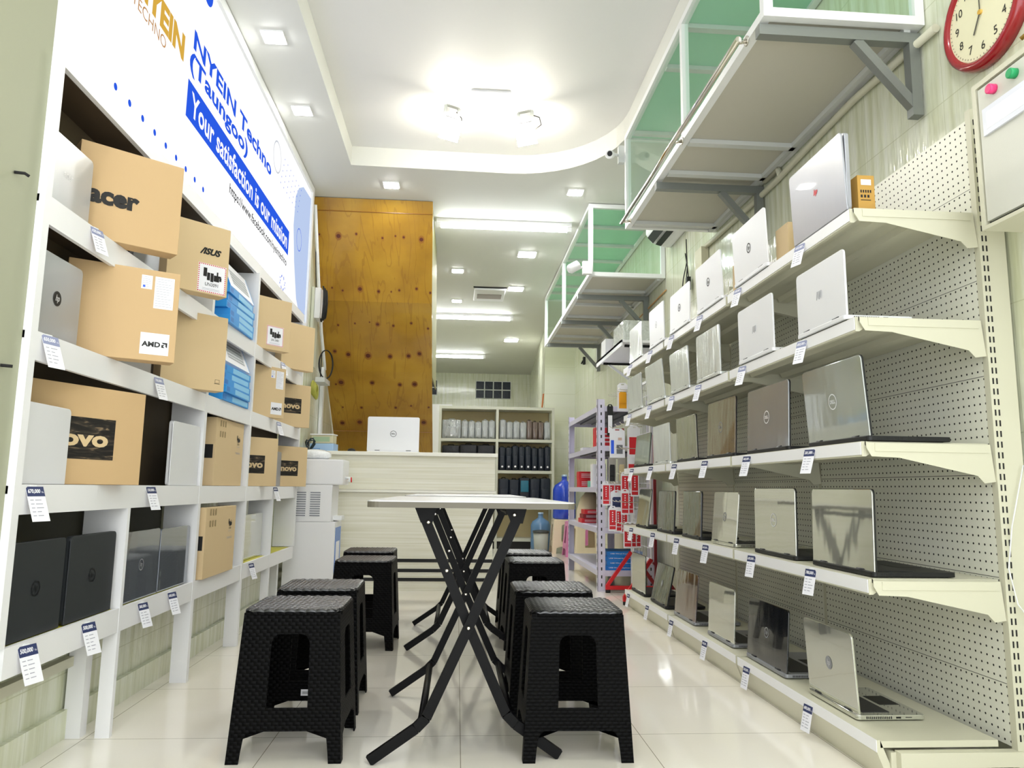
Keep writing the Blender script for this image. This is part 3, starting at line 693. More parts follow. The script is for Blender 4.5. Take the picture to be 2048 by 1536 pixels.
# ------------------------------------------------------------------ cardboard boxes
def carton(name, lab, outer, ang, w_, h_, t_, m=CARD, art=None, group=None, side=1):
    """outer: bottom corner furthest into the aisle; ang: direction of the face from +Y; local x runs along the face left to right"""
    dx, dy = math.sin(R(ang)), math.cos(R(ang))
    org = (outer[0]-dx*w_, outer[1]-dy*w_, outer[2])
    t = thing(name, lab, 'cardboard box', org, PI/2-R(ang), group)
    b = MB(); b.box(0, w_, 0, t_, 0, h_, m, bev=.002); b.build('carton', t)
    b = MB(); b.box(.004, w_-.004, t_/2-.022, t_/2+.022, h_, h_+.0006, TAPE); b.build('tape', t)
    if art: art(t, w_, h_, t_)
    return t
def lab_print(t, x, z, w_, h_, m=PAPER, lines=0, name='label'):
    b = MB(); patch(b, Xp, Zp, (x, 0, z), w_, h_, m, .0006)
    for i in range(lines):
        zz = z+h_-(i+1)*h_/(lines+1)
        patch(b, Xp, Zp, (x+.004, 0, zz), (w_-.008)*rnd.uniform(.6, 1), .0012, GREYINK, .0009)
    return b.build(name, t, recalc=False)
def battery_label(t, x, z, s, code, bordered=True, bg=PAPER):
    b = MB()
    if bordered:
        patch(b, Xp, Zp, (x-.006, 0, z-.006), s+.012, s+.012, PAPER, .0005)
        for e in range(4):
            for i in range(14):
                f = (s+.008)*i/14
                o = {0: (x-.004+f, z-.005), 1: (x-.004+f, z+s+.001), 2: (x-.005, z-.004+f), 3: (x+s+.001, z-.004+f)}[e]
                patch(b, Xp, Zp, (o[0], 0, o[1]), .0045, .004, REDP, .0008)
    elif bg: patch(b, Xp, Zp, (x, 0, z), s, s, bg, .0005)
    k = s/100
    for (a, c, d, e) in ((15, 55, 14, 34), (30, 42, 12, 30), (44, 38, 12, 34), (57, 42, 22, 24), (68, 66, 6, 14), (80, 46, 8, 14), (74, 58, 12, 8)):
        patch(b, Xp, Zp, (x+a*k, 0, z+c*k), d*k, e*k, INK, .0012)
    text(b, code, INK, Xp, Zp, (x+s/2, 0, z+20*k), 52*k, 13*k, 0, 0, .0012, 'C')
    for i in range(2): patch(b, Xp, Zp, (x+14*k, 0, z+(9-5*i)*k), 70*k, 1.2*k, GREYINK, .0012)
    b.build('battery_label', t, recalc=False)
def words(t, s, x, z, w_, h_, m=INK, bold=.03, shear=0, name='lettering'):
    b = MB(); text(b, s, m, Xp, Zp, (x, 0, z), w_, h_, bold, shear, .0012); b.build(name, t, recalc=False)
def art_acer(t, w_, h_, t_): words(t, 'acer', .03, .11, .15, .045, bold=.05)
def art_asus(t, w_, h_, t_):
    b = MB(); text(b, '/ISUS', INK, Xp, Zp, (w_*.5, 0, h_*.56), w_*.36, .028, .05, .35, .0012); b.build('lettering', t, recalc=False)
    battery_label(t, w_*.52, .012, .105, 'UN3091')
def amd_mark(b, x, z, k, m=INK):
    text(b, 'AMD', m, Xp, Zp, (x, 0, z), 45*k, 14*k, .04, 0, .0014)
    X0 = x+48*k
    for q in ([(0, 14), (14, 14), (14, 0), (10, 4), (10, 10), (4, 10)], [(0, 8), (0, 0), (8, 0), (4, 4), (4, 4.5), (8, 8)]):
        V = [(X0+a*k, -.0014, z+c*k) for a, c in q]; b._add(V, [tuple(range(len(V)))], m)
def art_amd(sc=1.0):
    def f(t, w_, h_, t_):
        lab_print(t, w_-.105, .02, .085, .07); b = MB(); amd_mark(b, w_-.1, .045, .075/62); b.build('mark', t, recalc=False)
        lab_print(t, w_-.115, h_-.065, .032, .045, lines=6); lab_print(t, w_-.075, h_-.125, .058, .105, lines=12)
        b = MB(); patch(b, Xp, Zp, (w_-.11, 0, h_-.06), .007, .007, BLUEINK, .001); b.build('mark', t, recalc=False)
    return f
STREAK = None
def streak_mat():
    m = mat('black_streaked_print', '1c1a18', .45); N, L, p = nodes(m)
    tc = N.new('ShaderNodeTexCoord'); mp = N.new('ShaderNodeMapping'); mp.inputs['Scale'].default_value = (6, 6, 34); mp.inputs['Rotation'].default_value = (0, R(25), 0)
    L.new(tc.outputs['Object'], mp.inputs[0]); n = N.new('ShaderNodeTexNoise'); n.inputs['Scale'].default_value = 2; n.inputs['Distortion'].default_value = 1.5; L.new(mp.outputs[0], n.inputs[0])
    L.new(ramp(N, L, n.outputs[0], [(.45, '171513'), (.6, '3a322a'), (.72, '8a765a')]), p.inputs['Base Color']); return m
STREAK = streak_mat()
def art_lenovo(x, z, pw, ph, s='Lenovo', tw=.2, thh=.05):
    def f(t, w_, h_, t_):
        b = MB(); patch(b, Xp, Zp, (x, 0, z), pw, ph, STREAK, .0006); b.build('print_panel', t, recalc=False)
        b = MB(); text(b, s, CARD2, Xp, Zp, (x+pw*.92, 0, z+ph*.3), tw, thh, .04, 0, .0014, 'R'); b.build('lettering', t, recalc=False)
    return f
def art_laptop_icon(t, w_, h_, t_):
    b = MB(); x, z = w_-.045, .03
    for q in ((x, z, .026, .0015), (x+.003, z+.003, .02, .0012), (x+.003, z+.017, .02, .0012)): patch(b, Xp, Zp, (q[0], 0, q[1]), q[2], q[3], INK, .001)
    for q in (x+.003, x+.022): patch(b, Xp, Zp, (q, 0, z+.003), .0012, .015, INK, .001)
    b.build('print', t, recalc=False)
def art_tall(t, w_, h_, t_):
    battery_label(t, w_*.72, h_*.6, .07, 'UN3481', False, None); words(t, 'THINKPAD', w_*.7, h_*.5, .08, .01, GREYINK, 0)
    b = MB()
    for i in range(2):
        for j in range(3): patch(b, Xp, Zp, (.05+.035*j, 0, h_*.72+.05*i), .018, .028, mat('pale_brown_ink', 'a08a60', .6), .001)
    b.build('print', t, recalc=False)
    b = MB(); b.box(-.001, 0, t_*.15, t_*.85, h_*.4, h_*.6, BLACK); b.build('handle', t)
def art_un(t, w_, h_, t_): battery_label(t, w_*.33, .03, .1, 'UN 3481', True, None)

carton('laptop_box', 'large brown box with black lettering, jutting out at the near end of the top tier', (-.946, 2.47, 1.565), 51, .31, .303, .07, CARD, art_acer)
carton('laptop_box', 'brown box with a striped battery warning label on the top tier, left shelving', (-.957, 3.039, 1.565), 45, .25, .285, .07, CARD2, art_asus)
carton('laptop_box', 'brown box with a pale battery label, right of the upper blue keyboard boxes', (-.979, 4.296, 1.565), 40, .23, .295, .06, CARD2, art_un)
carton('laptop_box', 'plain brown box at the far end of the top tier on the left shelving', (-.983, 5.028, 1.565), 35, .28, .302, .06, CARD2)
carton('laptop_box', 'large brown box with three white labels beside the silver laptop, second tier', (-.928, 2.464, 1.2), 60, .32, .297, .07, CARD, art_amd())
carton('laptop_box', 'brown box with a tiny laptop symbol in its lower corner, second tier', (-.999, 3.218, 1.2), 45, .27, .319, .07, CARD2, art_laptop_icon)
carton('laptop_box', 'brown box with white labels, second tier, right of the lower blue boxes', (-1.033, 4.478, 1.2), 33, .28, .297, .055, CARD2, art_amd())
carton('laptop_box', 'brown box with a black streaked print panel, far end of the second tier', (-1.013, 5.142, 1.2), 45, .28, .285, .05, CARD2, art_lenovo(.06, .09, .15, .1, 'Lenovo', .2, .04))
carton('laptop_box', 'widest brown box with a black streaked panel, nearest on the third tier', (-1.03, 2.52, .805), 24, .45, .295, .06, CARD, art_lenovo(.05, .075, .29, .125, 'Lenovo', .31, .05))
carton('laptop_box', 'tall narrow brown box between two posts on the third tier', (-1.112, 3.96, .805), 0, .44, .315, .07, CARD2, art_tall)
carton('laptop_box', 'brown box with a cropped streaked panel, middle far part of the third tier', (-1.03, 4.37, .805), 35, .32, .27, .045, CARD2, art_lenovo(.06, .07, .17, .1, 'Lenovo', .22, .04))
carton('laptop_box', 'brown box with a streaked panel, farthest on the third tier', (-1.03, 5.22, .805), 35, .32, .265, .045, CARD2, art_lenovo(.08, .07, .16, .1, 'Lenovo', .2, .04))
carton('laptop_box', 'tall brown box with a black side handle on the bottom tier', (-1.08, 3.8, .405), 0, .44, .305, .055, CARD2, art_tall)

# left laptops
def lleft(lab, y0, y1, X, z, h_, lm, lg, lgm=None, lean=0, opened=False, rz=0):
    laptop(lab, (X, (y0+y1)/2, z), PI/2+rz, y1-y0, h_, lean, lm, None, lg, lgm, group='laptops on the left shelving', opened=opened)
lleft('silver laptop with a pale word logo at the near end of the top tier', 1.985, 2.25, -1.125, 1.565, .215, SILVER, 'word_acer')
lleft('grey laptop half hidden behind the striped label box, top tier', 2.74, 3.0, -1.2, 1.565, .2, LIDGREY, None)
lleft('grey laptop left of the box with the pale battery label', 4.05, 4.3, -1.195, 1.565, .23, LIDGREY, None)
lleft('grey laptop between the last two boxes of the top tier', 4.66, 4.9, -1.19, 1.565, .2, LIDGREY, None)
lleft('silver laptop with a round black logo at the near end of the second tier', 1.985, 2.24, -1.12, 1.2, .235, mat('silver_grey_lid', 'b0b2b5', .3, .4), 'disc_dark')
lleft('grey laptop mostly hidden behind the big labelled box, second tier', 2.66, 2.95, -1.19, 1.2, .2, LIDGREY, None)
lleft('grey laptop left of the second tier box beyond the blue stack', 4.05, 4.3, -1.195, 1.2, .23, LIDGREY, None)
lleft('white laptop at the near end of the third tier', 1.985, 2.24, -1.115, .805, .215, LIDWHITE, None)
lleft('white laptop standing between the wide box and the tall narrow box', 2.98, 3.29, -1.1, .805, .25, LIDWHITE, None)
lleft('pale laptop slice between the two far streaked boxes, third tier', 4.75, 4.97, -1.14, .805, .22, LIDGREY, None)
lleft('nearest black laptop at the left end of the bottom tier', 1.985, 2.262, -1.106, .405, .25, BLKLID, 'disc_light', mat('dark_logo', '14171a', .3))
lleft('second black laptop from the left end of the bottom tier', 2.29, 2.58, -1.106, .405, .25, BLKLID, 'disc_light', mat('dark_logo', '14171a', .3))
lleft('glossy grey laptop in film right of the black pair, bottom tier', 2.645, 2.955, -1.108, .405, .24, GLOSSL, 'disc_light', LIDGREY)
lleft('glossy dark laptop in film next to the white post, bottom tier', 2.965, 3.275, -1.108, .405, .235, GLOSSL, None)
lleft('grey glossy laptop alone in the far bay of the bottom tier', 4.16, 4.56, -1.135, .405, .245, GLOSSM, None)

# blue keyboard boxes
def kbox(lab, loc, rz=0, w_=.44, d_=.12, h_=.034, grp='blue keyboard boxes stacked in the left shelving', side=1, words_='Wired Keyboard'):
    t = thing('keyboard_box', lab, 'box', loc, rz, grp)
    b = MB(); b.box(-w_/2, w_/2, 0, d_, 0, h_, BLUEBOX, bev=.001); b.build('carton', t)
    b = MB(); patch(b, Xp, Zp, (-w_*.15, 0, h_*.15), w_*.6, h_*.7, mat('light_blue_print', '8fd0fa', .4), .0006); patch(b, Xp, Zp, (-w_/2+.01, 0, h_*.2), .05, h_*.6, BLUED, .0008)
    b.build('print', t, recalc=False)
for z0, nm in ((1.565, 'upper'), (1.2, 'lower')):
    for i in range(5):
        kbox('blue keyboard box, %s in the %s stack on the left shelving' % (['lowest', 'second from bottom', 'middle', 'second from top', 'topmost'][i], nm), (-1.085+rnd.uniform(-.01, .01), 3.71+rnd.uniform(-.02, .02), z0+i*.035), PI/2+rnd.uniform(-.03, .03))
    t = thing('keyboard_box', 'white keyboard box with keyboard picture leaning on the %s blue stack' % nm, 'box', (-1.1, 3.75, z0+.19), PI/2)
    mx = Matrix.Rotation(R(-22), 4, 'X')
    b = MB(); b.box(-.21, .21, 0, .03, 0, .15, PAPER, mx); b.box(.205, .2115, -.0005, .0305, -.0005, .1505, BLUEBOX, mx); b.box(-.2115, -.205, -.0005, .0305, -.0005, .1505, BLUEBOX, mx); b.build('carton', t)
    b = MB()
    patch(b, Xp, Zp, (-.13, 0, .03), .28, .08, mat('grey_picture', '9aa0a4', .5), .0006)
    for i in range(4): patch(b, Xp, Zp, (-.125, 0, .04+.018*i), .27, .003, PAPER, .0009)
    b.bm.transform(mx); b.build('picture', t, recalc=False)
# left price tags
for lab, y, z, p, s, fd in (('price tag at the near end of the bottom tier, left shelving', 2.07, .395, '500,000', 1.15, 0), ('price tag below the second black laptop, bottom tier', 2.39, .395, '500,000', 1.1, 0),
        ('price tag below the glossy grey laptop, bottom tier', 2.78, .395, '380,000', 1.0, 0), ('price tag below the glossy dark laptop, bottom tier', 3.05, .395, '600,000', 1.0, 0), ('price tag below the far laptop, bottom tier', 4.17, .395, '450,000', 1.0, 0),
        ('price tag at the near end of the third tier', 2.03, .798, '670,000', 1.1, 0), ('price tag below the white laptop, third tier', 2.77, .798, '150,000', 1.0, 0), ('price tag at the far post of the third tier', 4.61, .798, '480,000', 1.0, 0),
        ('faded price tag at the near end of the second tier', 2.03, 1.195, '650,000', 1.1, 1), ('price tag below the hidden laptop, second tier', 2.76, 1.19, '700,000', 1.0, 1), ('price tag at the far end of the second tier', 4.6, 1.19, '520,000', 1.0, 1),
        ('price tag leaning out under the silver laptop, top tier', 2.22, 1.56, '620,000', 1.0, 1), ('price tag below the far boxes, top tier', 4.62, 1.56, '580,000', 1.0, 1)):
    price_tag(lab, (-1.0915, y, z), PI/2, p, .35, s, bool(fd), yaw=-.25)

# ------------------------------------------------------------------ black stools
def dup(root, label, loc, rz):
    r = root.copy(); COL.objects.link(r); r.location = loc; r.rotation_euler = (0, 0, rz); r['label'] = label
    for ch in root.children:
        c = ch.copy(); COL.objects.link(c); c.parent = r
    return r
def stool(lab, x, y, rz=0, m=WEAVE, H=.44, wb=.335, wt=.285, grp='black woven pattern plastic stools around the tables', sticker=False, cat='stool'):
    t = thing('plastic_stool', lab, cat, (x, y, 0), rz, grp)
    th = .004; zt = H-.035
    def half(z): return wb/2+(wt/2-wb/2)*z/H
    # one side in its own plane (u along the side, z up), mapped on the taper
    def side_part(poly_list, name):
        for poly, nm in poly_list:
            pass
    parts = {'leg': [], 'stretcher': [], 'apron': []}
    zb0, zb1 = .09, .155          # lower band
    zh = .365                     # top of the opening
    ho = .064                     # half width of the opening
    hc = .124                      # half width of the cut between the feet
    def q(u, z, k, o):
        """point on side k at fraction position u (metres at floor level), height z, o outward offset"""
        s = half(z)/half(0); h_ = half(z)+o; uu = u*s if abs(u) < wb/2-1e-6 else math.copysign(half(z)+o, u)
        return [(uu, -h_, z), (h_, uu, z), (-uu, h_, z), (-h_, -uu, z)][k]
    def slab(b, poly, k):
        n = len(poly); i0 = b.mi(m)
        A = [b.bm.verts.new(q(u, z, k, 0)) for u, z in poly]; Bv = [b.bm.verts.new(q(u, z, k, -th)) for u, z in poly]
        fs = [A, Bv[::-1]] + [[A[j], Bv[j], Bv[(j+1) % n], A[(j+1) % n]] for j in range(n)]
        for f in fs: b.bm.faces.new(f).material_index = i0
    W = wb/2
    for c in range(4):            # four corner legs, each an angle of two side strips
        b = MB()
        slab(b, [(ho, zb0), (ho, zh), (W, zh), (W, 0), (hc+.006, 0), (hc+.004, .03), (hc, zb0-.02)], c)
        slab(b, [(-W, 0), (-W, zh), (-ho, zh), (-ho, zb0), (-hc, zb0-.02), (-hc-.004, .03), (-hc-.006, 0)], (c+1) % 4)
        # rounded foot rim
        b.build('leg', t)
    for k in range(4):
        b = MB(); slab(b, [(-ho, zb0), (-ho, zb1), (-ho+.012, zb1-.0), (ho-.012, zb1), (ho, zb1), (ho, zb0)], k); 
        slab(b, [(-hc, zb0-.02), (-hc+.01, zb0-.004), (-hc+.02, zb0), (-ho, zb0)], k); slab(b, [(ho, zb0), (hc-.02, zb0), (hc-.01, zb0-.004), (hc, zb0-.02)], k)
        b.build('stretcher', t)
    b = MB()
    for k in range(4):
        slab(b, [(-W, zh), (-W, H-.014), (W, H-.014), (W, zh)], k)
        arc = [(-ho, zh-.03)] + [(-ho+.03-.03*math.cos(R(a)), zh-.03+.03*math.sin(R(a))) for a in range(15, 91, 15)] + [(-ho, zh)]
        slab(b, arc, k); slab(b, [(-u, z) for u, z in arc][::-1], k)
    b.build('apron', t)
    n = 96 if m is WEAVE else 12; sw = wt+.008; b = MB(); i0 = b.mi(SEATM if m is WEAVE else m); P_ = .0155; gr = []
    for iy in range(n+1):
        row = []
        for ix in range(n+1):
            u, v = (ix/n-.5)*sw, (iy/n-.5)*sw
            r_ = .032; qx = max(abs(u)-(sw/2-r_), 0); qy = max(abs(v)-(sw/2-r_), 0); dd = math.hypot(qx, qy)
            if dd > r_: k = r_/dd; u = math.copysign(sw/2-r_+qx*k, u); v = math.copysign(sw/2-r_+qy*k, v); dd = r_
            edge = max(0, dd/r_-.7)/.3 if qx and qy else max(0, (max(abs(u), abs(v))-(sw/2-.008))/.008)
            z = H-.007*min(edge, 1)**2
            if m is WEAVE:
                par = (math.floor((v+1)/P_) % 2)*PI/2
                z += .0042*abs(math.sin((u+1)*PI/(2*P_)+par))*abs(math.sin((v+1)*PI/P_))**.5-.0042
            row.append(b.bm.verts.new((u, v, z)))
        gr.append(row)
    for iy in range(n):
        for ix in range(n):
            try: f = b.bm.faces.new((gr[iy][ix], gr[iy][ix+1], gr[iy+1][ix+1], gr[iy+1][ix])); f.material_index = i0; f.smooth = True
            except ValueError: pass
    rim = gr[0]+[g[-1] for g in gr[1:]]+gr[-1][-2::-1]+[g[0] for g in gr[-2:0:-1]]
    lo = [b.bm.verts.new((v.co.x, v.co.y, H-.02)) for v in rim]; i1 = b.mi(m)
    for k in range(len(rim)):
        f = b.bm.faces.new((rim[k], lo[k], lo[(k+1) % len(rim)], rim[(k+1) % len(rim)])); f.material_index = i1
    b.build('seat', t)
    if sticker:
        b = MB(); b.box(-.015, .015, wb/2-.02-.02, wb/2-.0205-.019, .115, .135, PAPER)
        for i in range(8): b.box(-.01+i*.0025, -.009+i*.0025, wb/2-.041, wb/2-.0405, .12, .129, INK)
        b.build('sticker', t)
    return t
SB = .1675
for lab, x, y, rz, st in (('black stool nearest the camera left of the tables, with a barcode sticker', -.49, 2.36+SB, 0, True), ('black stool second from camera left of the tables', -.505, 2.83+SB, R(1), False),
        ('black stool third from camera left of the tables', -.465, 3.9+SB, R(-1), False), ('black stool farthest left of the tables', -.505, 4.45+SB, 0, False),
        ('black stool nearest the camera right of the tables', .385, 2.34+SB, R(-1), False), ('black stool second from camera right of the tables', .37, 2.8+SB, 0, False),
        ('black stool third from camera right of the tables', .42, 3.9+SB, R(1), False), ('black stool farthest right of the tables', .42, 4.4+SB, 0, False)):
    if st: stool(lab, x, y, rz, sticker=True)
    elif 'second from camera left' in lab: proto = stool(lab, x, y, rz)
    else: dup(proto, lab, (x, y, 0), rz)

# ------------------------------------------------------------------ folding tables
TOPM = mat('white_table_laminate', 'e8e8ea', .25); EDGEM = mat('taupe_table_edge', '6c675a', .5)
def table(lab, y0, y1, f0, f1):
    t = thing('folding_table', lab, 'table', (.045, y0, 0), group='white topped folding tables set end to end')
    Lm = y1-y0
    b = MB(); b.prism(rrect(.6, Lm, .035, 5, x0=-.3, y0=0), .016, EDGEM, Matrix.Translation((0, 0, .753)))
    b.build('table_edge', t)
    b = MB(); b.prism(rrect(.598, Lm-.002, .034, 5, x0=-.299, y0=.001), .0025, TOPM, Matrix.Translation((0, 0, .7692))); b.build('table_top', t)
    ys = (f0-y0, f1-y0)
    for s in (-1, 1):
        off = .016*s
        for yy in ys:
            b = MB(); pts = [(-.145*s, yy+off, .72), (0, yy+off, .39), (.12*s, yy+off, .13), (.15*s, yy+off, .1), (.285*s, yy+off, .0095)]
            for a, c in zip(pts, pts[1:]): b.bar(a, c, .03 if yy == ys[0] else .026, .02, BLACKM, upv=(0, 1, 0))
            b.build('leg', t)
        b = MB(); b.tube([(.135*s, ys[0]+off, .115), (.135*s, ys[1]+off, .115)], .012, BLACKM, 8); b.build('crossbar', t)
        b = MB(); b.tube([(-.14*s, ys[0]+off, .728), (-.14*s, ys[1]+off, .728)], .011, BLACKM, 8); b.build('crossbar', t)
        for yy in ys: b = MB(); b.prism([(-.035, 0), (.035, 0), (.022, -.05), (-.014, -.05)][::-1], .004, BLACKM, mxat(Xp, Zp, (-.14*s, yy-.02, .753))); b.build('bracket', t)
    b = MB()
    for yy in ys:
        for (x, z) in ((0, .39), (.135, .73), (-.13, .705), (-.07, .56)):
            b.lathe([(.006, 0), (.006, .003), (.003, .005)], CHROME, 10, mx=Matrix.Translation((x, yy-.03, z)) @ Matrix.Rotation(PI/2, 4, 'X'))
    b.build('rivet', t)
table('nearer white topped folding table with crossed black legs', 2.15, 3.33, 2.37, 3.1)
table('farther white topped folding table with crossed black legs', 3.7, 4.88, 3.93, 4.62)

# ------------------------------------------------------------------ counter and what stands on it
t = thing('shop_counter', 'cream slatted reception counter with three black stripes near the floor', 'counter', (-.46, 6.07, 0))
b = MB(); b.box(-.76, .765, 0, .5, .79, 1.06, SLAT); b.build('upper_front', t); b = MB(); b.box(-.76, .755, .02, .5, 0, .765, SLAT); b.build('lower_front', t)
b = MB(); b.box(-.77, .785, -.03, .55, 1.06, 1.09, mat('cream_counter_top', 'f2f0e4', .3)); b.build('counter_top', t, bev=.003)
b = MB(); b.box(-.76, .775, -.01, .5, .767, .788, mat('cream_counter_top', 'f2f0e4', .3)); b.build('ledge', t)
b = MB()
for z in (.235, .158, .088): b.box(-.76, .757, .017, .021, z-.013, z+.013, BLACK)
b.build('black_stripe', t)
laptop('large white laptop with a round dark logo standing on the counter', (-.535, 6.2, 1.0905), 0, .425, .295, 0, LIDWHITE, LIDWHITE, 'ring_word', mat('dark_grey_ink', '3a3c40', .5), depth=.28)
t = thing('computer_mouse', 'small black mouse with its cord on the counter left of the laptop', 'mouse', (-.87, 6.2, 1.0905))
b = MB(); b.lathe([(.03, 0), (.034, .01), (.028, .022), (.012, .03)], BLACK, 16); b.build('body', t); b = MB(); b.tube([(.03, 0, .004), (.06, .03, .004), (.05, .09, .004)], .002, DARK, 6); b.tube([(-.03, 0, .004), (-.07, .04, .006), (-.1, .03, .004)], .002, ALU, 6); b.build('cord', t)
t = thing('voltage_stabiliser', 'light blue box with vents under the beige device, left end of counter', 'device', (-1.12, 6.28, 1.0905), R(-8))
b = MB(); b.box(-.11, .09, 0, .14, 0, .07, mat('light_blue_casing', 'a9c9ee', .4), bev=.004); b.build('casing', t)
b = MB()
for i in range(9): b.box(-.09+i*.008, -.086+i*.008, -.001, 0, .015, .03, BLUED)
b.build('vent', t)
t = thing('bench_device', 'small beige device with a green display on top of the light blue box', 'device', (-1.12, 6.28, 1.161), R(-8))
b = MB(); b.box(-.1, .08, .01, .12, .001, .07, mat('beige_casing', 'd9d3b4', .45), bev=.004); b.box(-.11, .085, .0, .13, .07, .08, WHITE); b.build('casing', t)
b = MB(); b.box(-.085, .055, .008, .01, .015, .055, mat('green_display', 'a8c0a0', .2)); b.build('display', t)
t = thing('wifi_antenna', 'thin white antenna standing behind the beige device', 'antenna', (-1.19, 6.45, 1.09))
b = MB(); b.box(-.03, .03, -.02, .02, .0005, .02, WHITE); b.build('base', t); b = MB(); b.tube([(0, 0, .02), (.005, 0, .3)], .007, WHITE, 8); b.build('rod', t)
b = MB()
for i in range(6):
    P = [(-1.2+.045*math.cos(a*.8+i)*(.6+.4*math.sin(a+i)), 6.15+.03*math.sin(a+i*2), 1.13+.05*math.sin(a*.9+i)+.02*i/6) for a in [k*.7 for k in range(10)]]
    b.tube(P, .004, mat('dark_teal_cable', '1c3a4c', .5) if i % 2 else DARK, 6)
tag(b.build('cable_bundle'), 'tangle of dark teal cables left of the light blue box', 'cables')

# ------------------------------------------------------------------ water dispenser
t = thing('water_dispenser', 'white floor standing water dispenser at the end of the left shelving', 'water dispenser', (-1.0, 5.5, 0))
b = MB(); b.box(-.2, .12, -.1, .2, .561, .819, WHITE, bev=.004); b.box(-.2, .19, -.1, .2, .82, 1.0, WHITE, bev=.01); b.box(-.2, .15, -.1, .2, 0, .56, WHITE, bev=.006); b.build('cabinet', t)
b = MB()
for i in range(11):
    for xx in (-.13, -.03): b.box(xx, xx+.07, -.1025, -.1, .6+i*.016, .608+i*.016, mat('vent_grey', '8f929a', .6))
b.build('vent', t)
b = MB(); b.box(.15, .152, -.07, .17, .02, .52, mat('blue_print_panel', '3c7ad2', .3)); b.box(.151, .153, -.03, .12, .12, .42, PAPER); b.build('door_panel', t)
b = MB(); b.box(.12, .18, .0, .12, .57, .6, ALU); b.build('drip_tray', t)
b = MB()
for y_ in (.02, .09): b.tube([(.19, y_, .87), (.22, y_, .87), (.22, y_, .84)], .01, ALU if y_ < .05 else RED, 8)
b.build('tap', t)
t = thing('wrapped_bundle', 'white plastic wrapped bundle on top of the water dispenser', 'bundle', (-1.04, 5.55, 1.001))
b = MB(); b.lathe([(.09, 0), (.12, .02), (.115, .05), (.07, .07), (.03, .075)], mat('white_film', 'f0f2f4', .2, 0, .6, bump=((20, 20, 20), .8, .02)), 18); b.build('bundle', t)

# ------------------------------------------------------------------ things on the left wall beyond the shelving
WX = XL+.003
t = thing('breaker_box', 'white wall mounted electrical box with cables, behind the shelving end', 'electrical box', (WX, 6.2, 1.9))
b = MB(); b.box(0.021, .07, -.02, .15, .3, .56, WHITE, bev=.004); b.box(0, .02, -.05, .16, -.1, .56, mat('pale_board', 'd3d6c4', .5)); b.build('casing', t)
b = MB(); b.box(.07, .072, .03, .13, .36, .5, PAPER); b.build('label', t)
b = MB()
for k in range(3): b.tube([(.085+.012*k-.02*math.cos(a), -.02+.05*math.cos(a)+.012*k, .42+(.15-.015*k)*math.sin(a)) for a in [i*PI/10 for i in range(5, 18)]], .007, BLACK, 6)
b.tube([(.03, -.03, .56), (.02, -.06, .8), (.01, -.1, 1.1)], .004, BLACK, 6)
b.build('black_cable', t)
t = thing('cable_coil', 'loop of black cable hanging under the white electrical box', 'cable', (WX+.02, 6.5, 1.86))
b = MB()
for k in range(2): b.tube([(.06+.05*math.cos(a)+.006*k, .05*math.cos(a), .125*math.sin(a)) for a in [i*PI/12 for i in range(24)]], .004, BLACK, 6, closed=True)
b.tube([(.02, 0, -.13), (.02, .02, .1)], .004, BLACK, 6); b.build('loop', t); b = MB(); b.box(0, .08, -.12, .14, -.17, -.13, RAILG); b.build('tray', t)
b = MB()
for k in range(4): b.tube([(.02+.01*k, .05*math.cos(a), .055*math.sin(a)-.012*k) for a in [i*PI/8 for i in range(16)]], .01, mat('olive_cord', 'a8a848', .6), 6, closed=True)
o = b.build('cord_coil', loc=(WX+.01, 6.25, 1.62)); tag(o, 'coil of yellow green cord hanging on the left wall', 'cord')
b = MB(); b.box(0, .03, -.03, .03, -.85, -.08, ALU); b.tube([(.03, -.79, 1.15), (.03, -.5, .6), (.03, -.24, .18), (.03, -.03, -.05), (.03, 0, -.1)], .014, ALU, 8)
o = b.build('cable_trunking', loc=(WX, 6.75, 1.95)); tag(o, 'white cable trunking running down the left wall beside the plywood', 'trunking')
b = MB(); b.tube([(0, 0, 0), (.022, 0, .003), (.032, 0, -.002)], .004, DARK, 8)
o = b.build('wall_hook', loc=(-1.113, 1.84, 1.57), rotz=R(35)); tag(o, 'small dark bolt sticking out of the near left column, upper one', 'hook')
b = MB(); b.tube([(0, 0, 0), (.015, .0, .0), (.025, 0, 0)], .004, DARK, 8)
o = b.build('wall_hook', loc=(-1.113, 1.87, 1.09), rotz=R(35)); tag(o, 'small dark bolt sticking out of the near left column, lower one', 'hook')

